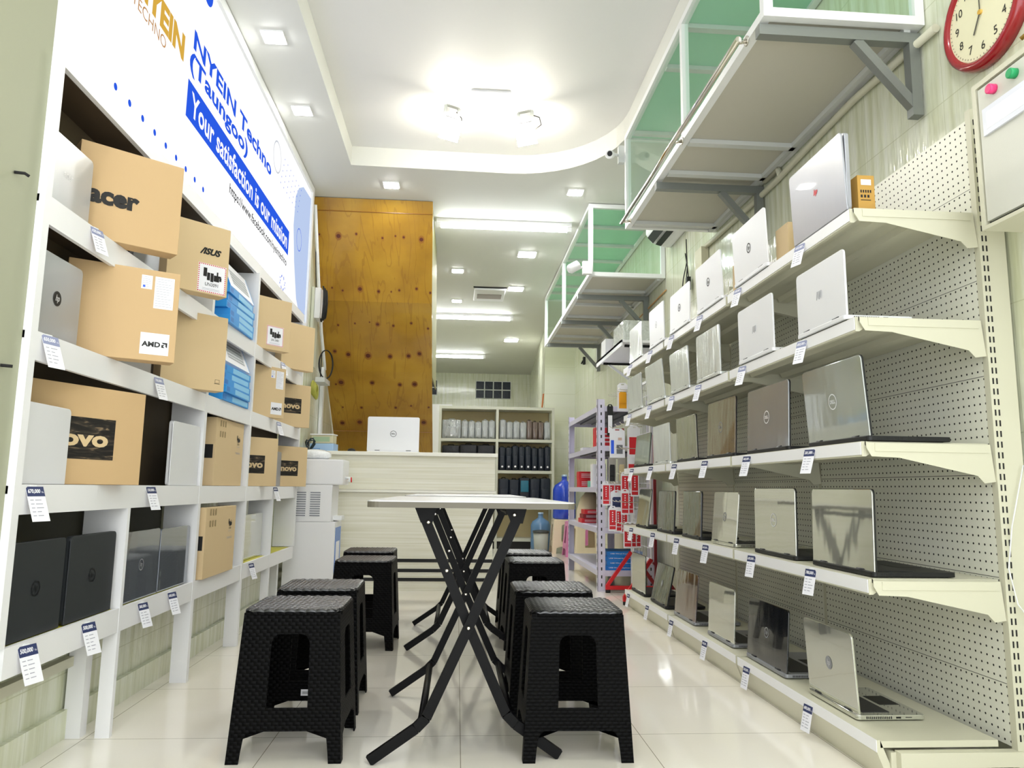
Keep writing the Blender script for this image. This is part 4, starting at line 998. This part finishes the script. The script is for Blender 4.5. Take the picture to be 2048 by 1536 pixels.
# ------------------------------------------------------------------ hanging aluminium and glass cabinets
def cabinet(lab, x0, x1, y0, y1, z0, stiles, braces, joists):
    t = thing('hanging_cabinet', lab, 'cabinet', (x0, y0, z0)); z1 = ZC-.005
    X, Y, Z = x1-x0, y1-y0, z1-z0; f = .035
    b = MB()
    for zz in (0, Z-f): b.box(0, f, 0, Y, zz, zz+f, ALU); b.box(X-f, X, 0, Y, zz, zz+f, ALU); b.box(f, X-f, 0, f, zz, zz+f, ALU); b.box(f, X-f, Y-f, Y, zz, zz+f, ALU)
    for yy in [0, Y-f]+[s-y0 for s in stiles]: b.box(0, f, yy, yy+f, f, Z-f, ALU)
    for yy in (0, Y-f): b.box(X-f, X, yy, yy+f, f, Z-f, ALU)
    b.build('frame', t)
    b = MB(); b.box(f/2-.002, f/2+.002, f, Y-f, f, Z-f, GLASS); b.build('front_pane', t)
    b = MB(); b.box(f, X-f, f/2-.002, f/2+.002, f, Z-f, GLASS); b.build('end_pane', t)
    b = MB(); b.box(f, X-f, Y-f/2-.002, Y-f/2+.002, f, Z-f, GLASS); b.build('end_pane', t)
    b = MB(); b.box(f, X-f, f, Y-f, .012, .03, UNDER); b.build('bottom_board', t)
    b = MB(); b.box(f, X-f, f, Y-f, Z-.02, Z-.004, GREENP); b.build('top_board', t)
    b = MB()
    for j in joists:
        b.box(f, X-f, j-y0-.02, j-y0+.02, -.012, .011, RAILG); b.box(f, X-f, j-y0-.02, j-y0+.02, Z-.045, Z-.021, RAILG)
    b.box(X-.06, X-f, f, Y-f, -.012, .011, RAILG)
    b.build('joist', t)
    for br in braces:
        yy = br-y0
        b = MB(); b.box(-.005, X, yy-.02, yy+.02, -.053, -.013, STEEL); b.box(X-.045, X-.005, yy-.02, yy+.02, -.34, -.053, STEEL)
        b.bar((X*.6, yy, -.05), (X-.03, yy, -.3), .034, .034, STEEL); b.build('wall_bracket', t)
    return t
CA = cabinet('nearer white framed hanging cabinet above the gondola, with a steel rail', 1.08, 1.695, 2.44, 4.72, 2.54, [3.42], [2.49, 3.93], [3.45, 3.82, 4.6])
b = MB(); p = [(-.05, .12, -.02), (-.05, 2.17, 0)]
b.tube(p, .012, CHROME, 10)
for yy in (.16, 1.0, 2.12): b.tube([(-.05, yy, -.01), (.0, yy, 0.0)], .009, CHROME, 8); b.lathe([(.02, 0), (.02, .006)], CHROME, 12, mx=Matrix.Translation((.0, yy, 0)) @ Matrix.Rotation(-PI/2, 4, 'Y'))
b.build('rail', CA)
CB = cabinet('farther white framed hanging cabinet, beyond the air conditioner', 1.05, 1.695, 5.93, 9.1, 2.57, [7.5], [6.5, 7.54, 8.79], [6.4, 6.9, 7.4, 7.9, 8.4, 8.7])
t = thing('security_camera', 'small white bullet camera on the end of the nearer hanging cabinet', 'security camera', (1.06, 4.73, 3.07))
b = MB(); b.box(-.02, .02, -.01, .03, -.06, .06, RAILG); b.build('junction_box', t)
b = MB(); b.lathe([(.028, 0), (.03, .05), (.026, .055)], WHITE, 18, mx=Matrix.Translation((-.07, .01, 0)) @ Matrix.Rotation(PI/2+.4, 4, 'X') @ Matrix.Rotation(-.4, 4, 'Y')); b.tube([(-.02, .01, 0), (-.07, .0, 0)], .01, WHITE, 8); b.build('housing', t)
b = MB(); b.lathe([(.018, 0), (.016, .004)], BLACK, 16, mx=Matrix.Translation((-.09, -.05, -.02)) @ Matrix.Rotation(PI/2+.4, 4, 'X') @ Matrix.Rotation(-.4, 4, 'Y')); b.build('lens', t)
t = thing('spotlight', 'white spotlight on a box at the near corner of the farther cabinet', 'spotlight', (1.04, 5.9, 2.62))
b = MB(); b.box(-.05, .03, -.02, .02, -.05, .06, WHITE, bev=.004); b.build('box', t)
b = MB(); b.lathe([(.025, 0), (.04, .02), (.04, .1), (.02, .11)], WHITE, 18, mx=Matrix.Translation((-.17, 0, -.02)) @ Matrix.Rotation(R(60), 4, 'Y')); b.tube([(-.08, 0, .0), (-.05, 0, .01)], .01, WHITE, 8); b.build('head', t)

# air conditioner
t = thing('air_conditioner', 'white split air conditioner on the right wall between the hanging cabinets', 'air conditioner', (XR, 5.35, 2.78))
ACP = [(0, .3), (-.2, .3), (-.21, .1), (-.16, .03), (-.05, 0), (0, 0)]
b = MB(); b.prism(ACP, .85, WHITE, mxat(Xp, Zp, (0, .42, 0))); b.build('casing', t, bev=.008)
b = MB()
for a in ((-.205, .065, -.165, .02), (-.14, .012, -.1, 0)): b.prism([(a[0], a[1]), (a[2], a[3]), (a[2]+.002, a[3]-.006), (a[0]-.002, a[1]-.006)], .75, BLACK, mxat(Xp, Zp, (0, .37, 0)))
b.build('louvre', t)
# conduits on the right wall
b = MB(); b.tube([(0, 0, 0), (0, .55, .03), (0, .9, .02), (0, 1.35, .0), (0, 1.7, .0), (0, 2.6, .02)], .016, CREAM, 10); b.tube([(0, 1.3, .0), (0, 1.33, .06), (0, 1.5, .06)], .016, CREAM, 10)
o = b.build('conduit', loc=(XR-.02, 2.36, 2.475)); tag(o, 'cream plastic conduit running along the wall under the nearer cabinet', 'pipe')
b = MB(); b.tube([(0, 0, .02), (0, .8, .0), (0, 2, -.04), (0, 3.1, -.1)], .006, mat('orange_wire', 'c89a60', .6), 6)
o = b.build('wire', loc=(XR-.01, 5.9, 2.44)); tag(o, 'thin tan wire along the wall under the farther cabinet', 'wire')
b = MB(); b.box(0, .05, -.07, .07, -.07, .07, mat('beige_box', 'd2cdb2', .5))
o = b.build('junction_box', loc=(XR-.055, 4.93, 2.42)); tag(o, 'beige junction box on the wall above the top shelf laptops', 'junction box')
t = thing('power_adapter', 'black power adapter hanging from a looped cable on the right wall', 'power adapter', (XR-.03, 5.24, 2.38))
b = MB(); b.box(-.015, .015, -.02, .02, -.1, 0, BLACK, bev=.004); b.build('brick', t)
b = MB(); b.tube([(0, 0, 0), (0, .02, .1), (0, .06, .2), (0, .03, .12), (0, .12, .02), (0, .16, -.08), (0, .06, -.04), (0, .02, .08), (0, .03, .3)], .004, BLACK, 6); b.tube([(0, 0, -.1), (0, -.02, -.25)], .004, DARK, 6); b.build('cable', t)

# ------------------------------------------------------------------ wall clock
def clock():
    R_ = .185
    t = thing('wall_clock', 'round wall clock with a red rim and cream face above the control box', 'clock', (XR, 2.125, 2.375))
    def cy(prof, m, n=48): b = MB(); b.lathe(prof, m, n, mx=Matrix.Rotation(-PI/2, 4, 'Y')); return b
    cy([(R_, 0), (R_, .02), (R_-.006, .036), (R_-.018, .042), (R_-.03, .036), (R_-.032, .028)], mat('glossy_red_rim', '9c1420', .2, 0, .5)).build('rim', t)
    cy([(R_-.031, .0285), (R_-.0315, .0288)], mat('cream_clock_face', 'f4eecb', .4)).build('face', t)
    b = MB(); r, u = Yn, Zp
    for i in range(1, 13):
        a = R(90-30*i); rr = R_*.62; c = (-.029, -rr*math.cos(a), rr*math.sin(a)-.014)
        text(b, str(i), INK, r, u, c, None, .028, 0, 0, .001, 'C')
    b.build('numeral', t, recalc=False)
    b = MB()
    for i in range(60):
        a = R(6*i); rr = R_*.77; b.bar((-.0305, -rr*math.cos(a), rr*math.sin(a)), (-.0305, -(rr+.005)*math.cos(a), (rr+.005)*math.sin(a)), .0015, .0006, INK, upv=(1, 0, 0))
    b.build('minute_marks', t)
    for nm, deg, ln, wd in (('minute_hand', 90, .1, .004), ('hour_hand', -120, .07, .006)):
        a = R(deg); b = MB(); b.bar((-.033, 0, 0), (-.033, -ln*math.cos(a), ln*math.sin(a)), wd, .001, mat('grey_hand', '5a564a', .4), upv=(1, 0, 0)); b.build(nm, t)
    b = MB(); b.lathe([(.008, 0), (.008, .036)], GOLD, 12, mx=Matrix.Rotation(-PI/2, 4, 'Y')); b.build('hub', t)
clock()
# ------------------------------------------------------------------ control box
t = thing('control_box', 'grey steel electrical control box with a pink and a green button, far right', 'electrical box', (1.48, 1.5, 1.56))
b = MB(); b.box(.02, .22, -.2, .45, 0, .44, CREAM, bev=.004); b.build('casing', t)
DOORM = mat('hammered_grey', 'cfcfc4', .35, bump=((200, 200, 200), .2, .001))
b = MB(); b.box(0.004, .017, -.18, .425, .02, .415, DOORM); b.build('door', t)
b = MB(); b.box(.0172, .0195, -.188, .433, .012, .423, DARK); b.build('door_gasket', t)
b = MB(); b.box(.004, .0195, .434, .45, 0, .44, CREAM); b.box(.004, .0195, -.2, .434, 0, .011, CREAM); b.box(.004, .0195, -.2, .434, .424, .44, CREAM); b.build('door_surround', t)
b = MB()
for y_ in (.32, .13): b.box(-.003, .004, y_-.085, y_+.085, .265, .345, mat('meter_white', 'e6e8f2', .2)); b.box(-.0035, -.003, y_-.07, y_+.07, .28, .33, PAPER)
b.build('meter', t)
for nm, c, y_ in (('button', mat('pink_button', 'f04080', .3), .36), ('button', mat('green_button', '20a060', .3), .28)):
    b = MB(); b.lathe([(.014, 0), (.014, .018), (.011, .02)], c, 16, mx=Matrix.Translation((.004, y_, .385)) @ Matrix.Rotation(-PI/2, 4, 'Y')); b.build(nm, t)
b = MB(); b.box(.1, .14, .452, .465, .28, .31, BLACK); b.build('latch', t)
b = MB(); b.tube([(0, 0, 0), (-.02, .01, .02), (-.03, .03, .01)], .007, mat('brass', 'b08a40', .3, .8), 8); b.tube([(0, -.03, .01), (-.02, -.02, .03)], .006, CHROME, 8)
o = b.build('wall_fitting', loc=(XR, 1.94, 2.17)); tag(o, 'small brass and steel fitting on the wall right of the clock', 'fitting')

# ------------------------------------------------------------------ brown boxes behind the top shelf laptops
SHM = mat('amber_cardboard', 'bd9346', .7)
for lab, x, y, w_, d_, h_, m in (('small brown box behind the nearest top shelf laptop', 1.215, 2.115, .055, .07, .115, SHM), ('pale brown box between the two nearest top shelf laptops', 1.21, 2.615, .3, .11, .14, CARD2),
        ('pale brown box between the second and third top shelf laptops', 1.21, 3.1, .22, .07, .14, CARD2), ('pale brown box between the third and fourth top shelf laptops', 1.21, 3.605, .2, .06, .12, CARD2)):
    t = thing('small_carton', lab, 'cardboard box', (x+.02, y+.075 if y > 2.2 else y+.07, 1.6905))
    b = MB(); b.box(0, w_, -d_/2, d_/2, 0, h_, m, bev=.001); b.build('carton', t)
    b = MB()
    patch(b, Xp, Zp, (w_*.2, -d_/2, h_*.72), w_*.6, h_*.16, PAPER, .0006)
    for i in range(5): patch(b, Xp, Zp, (w_*.15+i*w_*.14, -d_/2, h_*.5), w_*.08, h_*.08, INK, .0006)
    for i in range(3): patch(b, Xp, Zp, (w_*.15+i*w_*.2, -d_/2, h_*.36), w_*.12, h_*.08, INK, .0006)
    patch(b, Xp, Zp, (w_*.15, -d_/2, h_*.28), w_*.6, h_*.02, INK, .0006)
    b.build('print', t, recalc=False)

# ------------------------------------------------------------------ wall shelf with packages behind the far end of the top shelf
t = thing('wall_shelf', 'white wall shelf on diagonal brackets beyond the gondola', 'shelf', (1.3, 5.85, 2.0))
b = MB(); b.box(0, .395, 0, 1.1, 0, .02, WHITE); b.box(0, .01, 0, 1.1, -.03, .02, WHITE); b.build('board', t)
for y_ in (.1, 1.0):
    b = MB(); b.bar((.08, y_, 0), (.385, y_, -.22), .02, .02, ALU); b.box(.05, .395, y_-.01, y_+.01, -.02, -.001, DARK); b.build('bracket', t)
t = thing('wrapped_package', 'grey patterned package in film on the far wall shelf', 'package', (1.35, 6.0, 2.0205))
b = MB(); b.box(0, .3, 0, .4, 0, .2, mat('silver_patterned_film', 'c3c8c2', .2, .2, .5, bump=((30, 30, 30), 1, .02)), bev=.01); b.build('package', t)
t = thing('white_box', 'small white box at the far end of the wall shelf', 'box', (1.32, 6.6, 2.0205)); b = MB(); b.box(0, .25, 0, .2, 0, .16, WHITE, bev=.002); b.build('carton', t)

# ------------------------------------------------------------------ rear rack with bags
RX0, RX1, RY = -.27, 1.2, 10.3
t = thing('bag_rack', 'grey metal rack full of bags at the back behind the counter', 'rack', (RX0, RY, 0)); Wd = 1.6
RACKM = mat('pale_grey_rack', 'c9cabb', .4)
b = MB(); b.box(0, Wd, .36, .37, .08, 1.9, BEIGE); b.build('back_panel', t)
for z in (1.9, 1.45, 1.02, .53, .1): b = MB(); b.box(0, Wd, 0, .36, z, z+.04, RACKM); b.build('shelf', t)
for x_ in (0, .79, Wd-.03): b = MB(); b.box(x_, x_+.035, -.005, .03, 0, 1.94, RACKM); b.box(x_, x_+.03, .33, .36, 0, 1.94, RACKM); b.build('post', t)
b = MB(); b.box(0, Wd, .02, .04, 0, .1, DARK); b.build('plinth', t)
def bag(lab, x, z, w_, h_, m, grp, pocket=None, tagm=PAPER, d_=.26, tagshape=True):
    t = thing('bag', lab, 'bag', (x, RY+.03, z), 0, grp)
    b = MB(); b.box(0, w_, 0, d_, 0, h_, m, bev=min(.02, w_*.22)); b.build('body', t, smooth=True)
    b = MB(); b.box(w_*.12, w_*.88, -.014, .002, h_*(.5 if pocket else .08), h_*(.9 if pocket else .62), pocket or m, bev=.008); b.build('pocket', t, smooth=True)
    b = MB(); b.tube([(w_*.3, .1, h_-.01), (w_*.35, .1, h_+.015), (w_*.65, .1, h_+.015), (w_*.7, .1, h_-.01)], .007, DARK if m is not BAGG else BAGG, 6); b.build('handle', t)
    if tagm and tagshape:
        b = MB(); disc(b, Xp, Zp, (w_*.5, -.016, h_*.16), .014, tagm, 0, n=12); b.build('tag', t, recalc=False)
def bagrow(x0, x1, n, z, h_, ms, grp, what, first=None):
    w_ = (x1-x0)/n
    for i in range(n):
        m = ms(i)
        bag('%s, %s from the left' % (what, ['first', 'second', 'third', 'fourth', 'fifth', 'sixth', 'seventh', 'eighth', 'ninth'][i]), x0+i*w_+.001, z+.0005, w_-.002, h_+rnd.uniform(-.02, .01), m[0], grp, m[1], tagshape=m[2])
bag('widest grey bag in clear film at the left end of the top rack shelf', RX0+.045, 1.4905, .26, .26, BAGG, 'bags on the rack', None)
bagrow(RX0+.31, RX0+.78, 5, 1.49, .25, lambda i: (BAGG, None, False), 'bags on the rack', 'grey film wrapped bag in the left bay, top rack shelf')
bagrow(RX0+.84, RX0+1.22, 4, 1.49, .26, lambda i: (BAGG, None, False), 'bags on the rack', 'grey film wrapped bag in the right bay, top rack shelf')
bagrow(RX0+1.22, RX0+1.46, 3, 1.49, .265, lambda i: (BAGB, None, False), 'bags on the rack', 'brown film wrapped bag on the top rack shelf')
bag('narrow grey bag at the right end of the top rack shelf', RX0+1.465, 1.4905, .09, .25, BAGG, 'bags on the rack', None, None)
bagrow(RX0+.05, RX0+.78, 3, 1.06, .34, lambda i: (BAGK, None, False), 'bags on the rack', 'black bag lying in the left bay just above the counter')
bagrow(RX0+.84, RX0+1.56, 8, 1.06, .335, lambda i: (BAGN, None, True), 'bags on the rack', 'navy backpack in the right bay of the second rack shelf')
bagrow(RX0+.84, RX0+1.56, 5, .57, .385, lambda i: (BAGN, BAGT if i == 2 else None, True), 'bags on the rack', 'dark backpack in the right bay of the third rack shelf')
# jugs, bin, stools by the rack
def jug(lab, loc, r_, h_, m):
    t = thing('water_jug', lab, 'water jug', loc)
    k = h_; b = MB(); b.lathe([(r_*.9, 0), (r_, .02), (r_, k*.3), (r_*.95, k*.33), (r_, k*.36), (r_, k*.66), (r_*.85, k*.76), (r_*.4, k*.84), (.035, k*.87), (.035, k*.95), (.04, k*.955)], m, 24); b.build('bottle', t)
    b = MB(); b.lathe([(.036, k*.955), (.036, k*.995), (.03, k)], mat('pale_blue_cap', 'b8d4f0', .3), 16); b.build('cap', t)
jug('deep blue water jug standing on the cream stool beside the rack', (1.4, 9.75, .4305), .15, .57, JUG)
jug('clear blue water jug standing on the floor beside the bin', (1.13, 10.1, .0), .135, .5, JUG2)
t = thing('waste_bin', 'small grey bin with a dark lid in front of the clear blue jug', 'bin', (1.1, 9.78, 0)); b = MB(); b.lathe([(.085, 0), (.1, .25)], mat('grey_bin', 'b9bdb6', .4), 20); b.build('bucket', t); b = MB(); b.lathe([(.108, .25), (.108, .275), (.06, .285)], mat('dark_lid', '3c4040', .4), 20); b.build('lid', t)
stool('cream plastic stool under the deep blue water jug', 1.4, 9.75, 0, CRSTOOL, .43, .36, .3, 'coloured plastic stools by the rack')
stool('pink plastic stool in front of the cream stool', 1.5, 9.3, 0, PINK, .42, .34, .27, 'coloured plastic stools by the rack')
stool('cream plastic stool seen through the angle rack', 1.52, 8.75, R(5), CRSTOOL, .43, .34, .28, 'coloured plastic stools by the rack')

# ------------------------------------------------------------------ lavender slotted angle rack
AX0, AX1, AY0, AY1 = 1.15, 1.62, 6.1, 7.72
t = thing('angle_rack', 'lavender slotted angle rack with five shelves beside the rear right wall', 'rack', (AX0, AY0, 0)); aw, al = AX1-AX0, AY1-AY0
for x_, y_ in ((0, 0), (aw, 0), (0, al), (aw, al)):
    b = MB(); sx = 1 if x_ == 0 else -1; sy = 1 if y_ == 0 else -1
    b.box(x_, x_+sx*.062, y_, y_+sy*.003, 0, 1.56, LAV); b.box(x_, x_+sx*.003, y_, y_+sy*.05, 0, 1.56, LAV)
    for i in range(24):
        z = .04+i*.063; b.box(x_+sx*.027, x_+sx*.037, y_-.001, y_+.004 if sy > 0 else y_+.001, z, z+.025, DARK); b.box(x_-.001, x_+.004 if sx > 0 else x_+.001, y_+sy*.022, y_+sy*.03, z, z+.025, DARK)
    b.build('post', t)
for z in (1.5, 1.17, .83, .5, .16):
    b = MB(); b.box(.004, aw-.004, .004, al-.004, z, z+.004, LAV)
    for x_ in (.004, aw-.007): b.box(x_, x_+.003, .004, al-.004, z-.04, z, LAV)
    for y_ in (.004, al-.007): b.box(.004, aw-.004, y_, y_+.003, z-.04, z, LAV)
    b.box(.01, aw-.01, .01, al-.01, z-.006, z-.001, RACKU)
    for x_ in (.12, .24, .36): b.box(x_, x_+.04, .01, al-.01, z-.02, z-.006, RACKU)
    b.build('shelf', t)
def simplebox(name, lab, cat, x, y, z, w_, d_, h_, m, art=None, grp=None, rz=0):
    t = thing(name, lab, cat, (x, y, z+.0005), rz, grp)
    b = MB(); b.box(0, w_, 0, d_, 0, h_, m, bev=.0015); b.build('carton', t)
    if art:
        b = MB(); art(b, w_, h_); b.build('print', t, recalc=False)
def wh(b, w_, h_):
    for i in range(3): patch(b, Xp, Zp, (w_*.1, 0, h_*(.25+.2*i)), w_*.7, h_*.06, PAPER, .0008)
for i in range(4):
    simplebox('keyboard_box', 'blue wired keyboard box on the angle rack, %s of four' % ['lowest', 'second from bottom', 'second from top', 'topmost'][i], 'box', AX0+.07+.012*(i % 2), 6.14, .164+i*.0375, .3, .3, .037,
              BLUED, lambda b, w_, h_: text(b, 'USB Wired Keyboard', PAPER, Xp, Zp, (w_*.1, 0, h_*.35), w_*.62, h_*.3, .02, 0, .0008), 'blue keyboard boxes on the angle rack')
simplebox('red_box', 'tall red package on the second shelf of the angle rack', 'box', AX0+.03, 6.35, 1.174, .25, .12, .17, REDP, wh)
simplebox('power_bank_box', 'red and black box with white lettering on the third rack shelf, lower', 'box', AX0+.03, 7.2, .834, .22, .15, .075, REDP, wh)
simplebox('power_bank_box', 'red and black box with white lettering on the third rack shelf, upper', 'box', AX0+.03, 7.22, .91, .22, .15, .075, REDP, wh)
simplebox('small_box', 'mint green box in front of the red boxes on the third rack shelf', 'box', AX0+.1, 7.05, .834, .14, .1, .06, MINT)
simplebox('small_box', 'white tall box with dark print on the third rack shelf', 'box', AX0+.03, 6.5, .834, .12, .1, .2, PAPER, wh)
simplebox('small_box', 'white box at the far end of the second rack shelf', 'box', AX0+.08, 7.3, 1.174, .2, .15, .05, PAPER, wh)
for i in range(3): simplebox('flat_red_box', 'flat red box in the pile on the fourth rack shelf, %s' % ['bottom', 'middle', 'top'][i], 'box', AX0+.02+.01*i, 7.0-.02*i, .504+i*.041, .28, .2, .04, REDP if i != 1 else DKRED, wh, 'flat red boxes on the angle rack')
for i in range(3): simplebox('flat_white_box', 'flat white box near the front of the fourth rack shelf, %s' % ['bottom', 'middle', 'top'][i], 'box', AX0+.1, 6.2, .504+i*.05, .26, .2, .049, PAPER, None, 'flat white boxes on the angle rack')
t = thing('plastic_cover', 'cream domed plastic piece standing on the fourth rack shelf', 'plastic cover', (AX0+.18, 7.45, .5045)); b = MB(); b.lathe([(.14, 0), (.135, .1), (.1, .22), (.05, .28), (.01, .295)], CRSTOOL, 24); b.build('dome', t)

# ------------------------------------------------------------------ wire grid with hanging packs
t = thing('grid_stand', 'white wire grid stand with red feet beyond the laptop shelving', 'display stand', (1.42, 5.42, 0)); GL, GZ0, GZ1 = .6, .3, 1.62
b = MB(); b.box(-.006, .006, 0, GL, GZ0-.02, GZ0+.02, WHITE); b.box(-.006, .006, 0, GL, GZ1, GZ1+.02, WHITE); b.box(-.006, .006, 0, .02, GZ0, GZ1, WHITE); b.box(-.006, .006, GL-.02, GL, GZ0, GZ1, WHITE); b.build('frame', t)
b = MB()
for i in range(1, 13): b.bar((0, GL*i/13, GZ0), (0, GL*i/13, GZ1), .0035, .0035, WHITE)
for i in range(1, 14): b.bar((.003, 0, GZ0+(GZ1-GZ0)*i/14), (.003, GL, GZ0+(GZ1-GZ0)*i/14), .005, .005, WHITE)
b.build('wire_grid', t)
for y_ in (-.03, GL+.0):
    b = MB(); b.box(.012 if y_ < 0 else -.012, .03 if y_ < 0 else .012, y_+.005, y_+.025, .04, GZ1-.4 if y_ < 0 else GZ1, DKRED if y_ < 0 else WHITE); b.build('upright', t)
    b = MB(); b.bar((-.22, y_+.015, .04), (.2, y_+.015, .04), .03, .03, RED); b.bar((-.21, y_+.015, .05), (-.01, y_+.015, .32), .026, .026, RED); b.bar((.19, y_+.015, .05), (.01, y_+.015, .3), .026, .026, DKRED); b.build('foot', t)
    b = MB(); b.lathe([(.02, 0), (.02, .025)], DARK, 12, c=(-.2, y_+.015, 0)); b.lathe([(.02, 0), (.02, .025)], DARK, 12, c=(.18, y_+.015, 0)); b.build('glide', t)
for z, ys in ((1.56, (.1, .2, .3, .4, .5)), (1.3, (.08, .25, .45)), (1.12, (.1, .22, .34, .46)), (.93, (.06, .2)), (.86, (.32, .42, .52, .6)), (.72, (.1, .24, .36, .5)), (.56, (.06, .16, .26, .4))):
    for y_ in ys: b = MB(); b.tube([(0, y_, z), (-.2, y_, z+.004), (-.215, y_, z+.016)], .003, CHROME, 6); b.build('hook', t)
def pack(lab, x, y, z, w_, h_, m, pm, grp='accessory packs hanging on the wire grid', rz=0, kind=0):
    t = thing('hanging_pack', lab, 'packaged accessory', (x, y, z), rz, grp)
    b = MB(); b.prism([(-w_/2, -h_), (w_/2, -h_), (w_/2, .0), (w_*.25, .02), (-w_*.25, .02), (-w_/2, 0)], .003, m, mxat(Xp, Zp, (0, 0, 0)), holes=[rrect(w_*.3, .008, .003, 2, x0=-w_*.15, y0=.004)]); b.build('card', t)
    b = MB()
    if kind == 0:
        patch(b, Xp, Zp, (-w_*.38, -.003, -h_*.93), w_*.76, h_*.86, pm, .0012)
        for i in range(5): patch(b, Xp, Zp, (-w_*.07, -.003, -h_*(.2+.1*i)), w_*.14, h_*.05, PAPER, .0018)
        patch(b, Xp, Zp, (-w_*.34, -.003, -h_*.78), w_*.68, h_*.03, PAPER, .0018)
    elif kind == 1:
        patch(b, Xp, Zp, (-w_*.42, -.003, -h_*.85), w_*.2, h_*.5, BLUEINK, .0012); patch(b, Xp, Zp, (-w_*.05, -.003, -h_*.85), w_*.4, h_*.33, mat('grey_product', '6c6f74', .4), .0012); patch(b, Xp, Zp, (w_*.05, -.003, -h_*.35), w_*.25, h_*.1, mat('pinkish_print', 'd9b8a8', .5), .0012)
    else:
        patch(b, Xp, Zp, (-w_*.35, -.003, -h_*.9), w_*.7, h_*.6, pm, .0012)
    b.build('print', t, recalc=False)
    b = MB(); b.box(-w_*.3, w_*.3, -.014, -.0045, -h_*.7, -h_*.25, pm if kind == 2 else m, bev=.003) if kind == 2 else None
    if kind == 2: b.build('blister', t)
    else: b.bm.free()
PK = [(1.24, 6.02, 1.49, .05, .24, BLACK, PAPER, 3, 'long black card with white print hanging in front of the angle rack'), (1.27, 5.68, 1.62, .085, .2, PAPER, YEL, 2, 'yellow pack at the top of the wire grid'), (1.33, 5.55, 1.58, .07, .19, BLACK, YEL, 2, 'black and yellow pack behind the top laptop'),
      (1.24, 5.75, 1.27, .12, .21, PAPER, BLUEINK, 1, 'white pack with a blue strip and a grey product picture'), (1.34, 5.62, 1.28, .1, .22, PAPER, REDP, 3, 'white pack with red corners right of the blue strip pack'),
      (1.22, 5.85, 1.06, .06, .2, mat('clear_grey_pack', 'a8a49a', .3), BLACK, 2, 'clear and black earphone pack on the third row of hooks'), (1.28, 5.78, 1.06, .06, .2, mat('clear_grey_pack', 'a8a49a', .3), BEIGE, 2, 'clear beige pack on the third row of hooks'), (1.33, 5.66, 1.07, .065, .2, PAPER, REDP, 3, 'white pack with a pink edge on the third row of hooks')]
for i, (x, y, z, w_, h_, m, pm, k, lab) in enumerate(PK): pack(lab, x, y, z, w_, h_, m, pm, kind=k)
REDS = [(1.18, 5.9, .86, 'leftmost, upper row'), (1.235, 5.97, .86, 'second, upper row'), (1.29, 5.98, .86, 'third, upper row'), (1.345, 5.99, .86, 'fourth, upper row'), (1.27, 5.62, .93, 'at the top beside the shelf tag'), (1.345, 5.62, .935, 'at the top, right one'),
        (1.26, 5.58, .80, 'large one in the middle'), (1.31, 5.64, .8, 'behind the large middle one'), (1.2, 5.75, .67, 'left, third row'), (1.25, 5.78, .66, 'centre, third row'), (1.3, 5.8, .65, 'right, third row'),
        (1.26, 5.5, .56, 'lowest row, left'), (1.3, 5.52, .56, 'lowest row, middle'), (1.34, 5.54, .56, 'lowest row, right')]
for x, y, z, l in REDS: pack('red and white accessory pack on the wire grid, '+l, x, y, z, .064, .17, PAPER, REDP, grp='red accessory packs on the wire grid', kind=0)
pack('navy blue and white pack in the middle of the red packs', 1.255, 5.85, .79, .1, .13, PAPER, NAVY, kind=2)

# the little wall outlet high on the far right wall and an orange stick on the rack
b = MB(); b.box(-.03, 0, -.03, .03, -.05, .05, DARK); b.tube([(-.03, 0, 0), (-.05, .02, -.04)], .01, DARK, 6)
o = b.build('wall_socket', loc=(XR, 9.9, 2.55)); tag(o, 'small dark socket high on the right wall beyond the far cabinet', 'socket')
b = MB(); b.tube([(0, 0, 0), (.02, 0, .22)], .012, mat('orange_stick', 'b86a3a', .5), 8)
o = b.build('stick', loc=(1.18, 10.5, 1.941)); tag(o, 'short orange stick standing on top of the bag rack', 'stick')
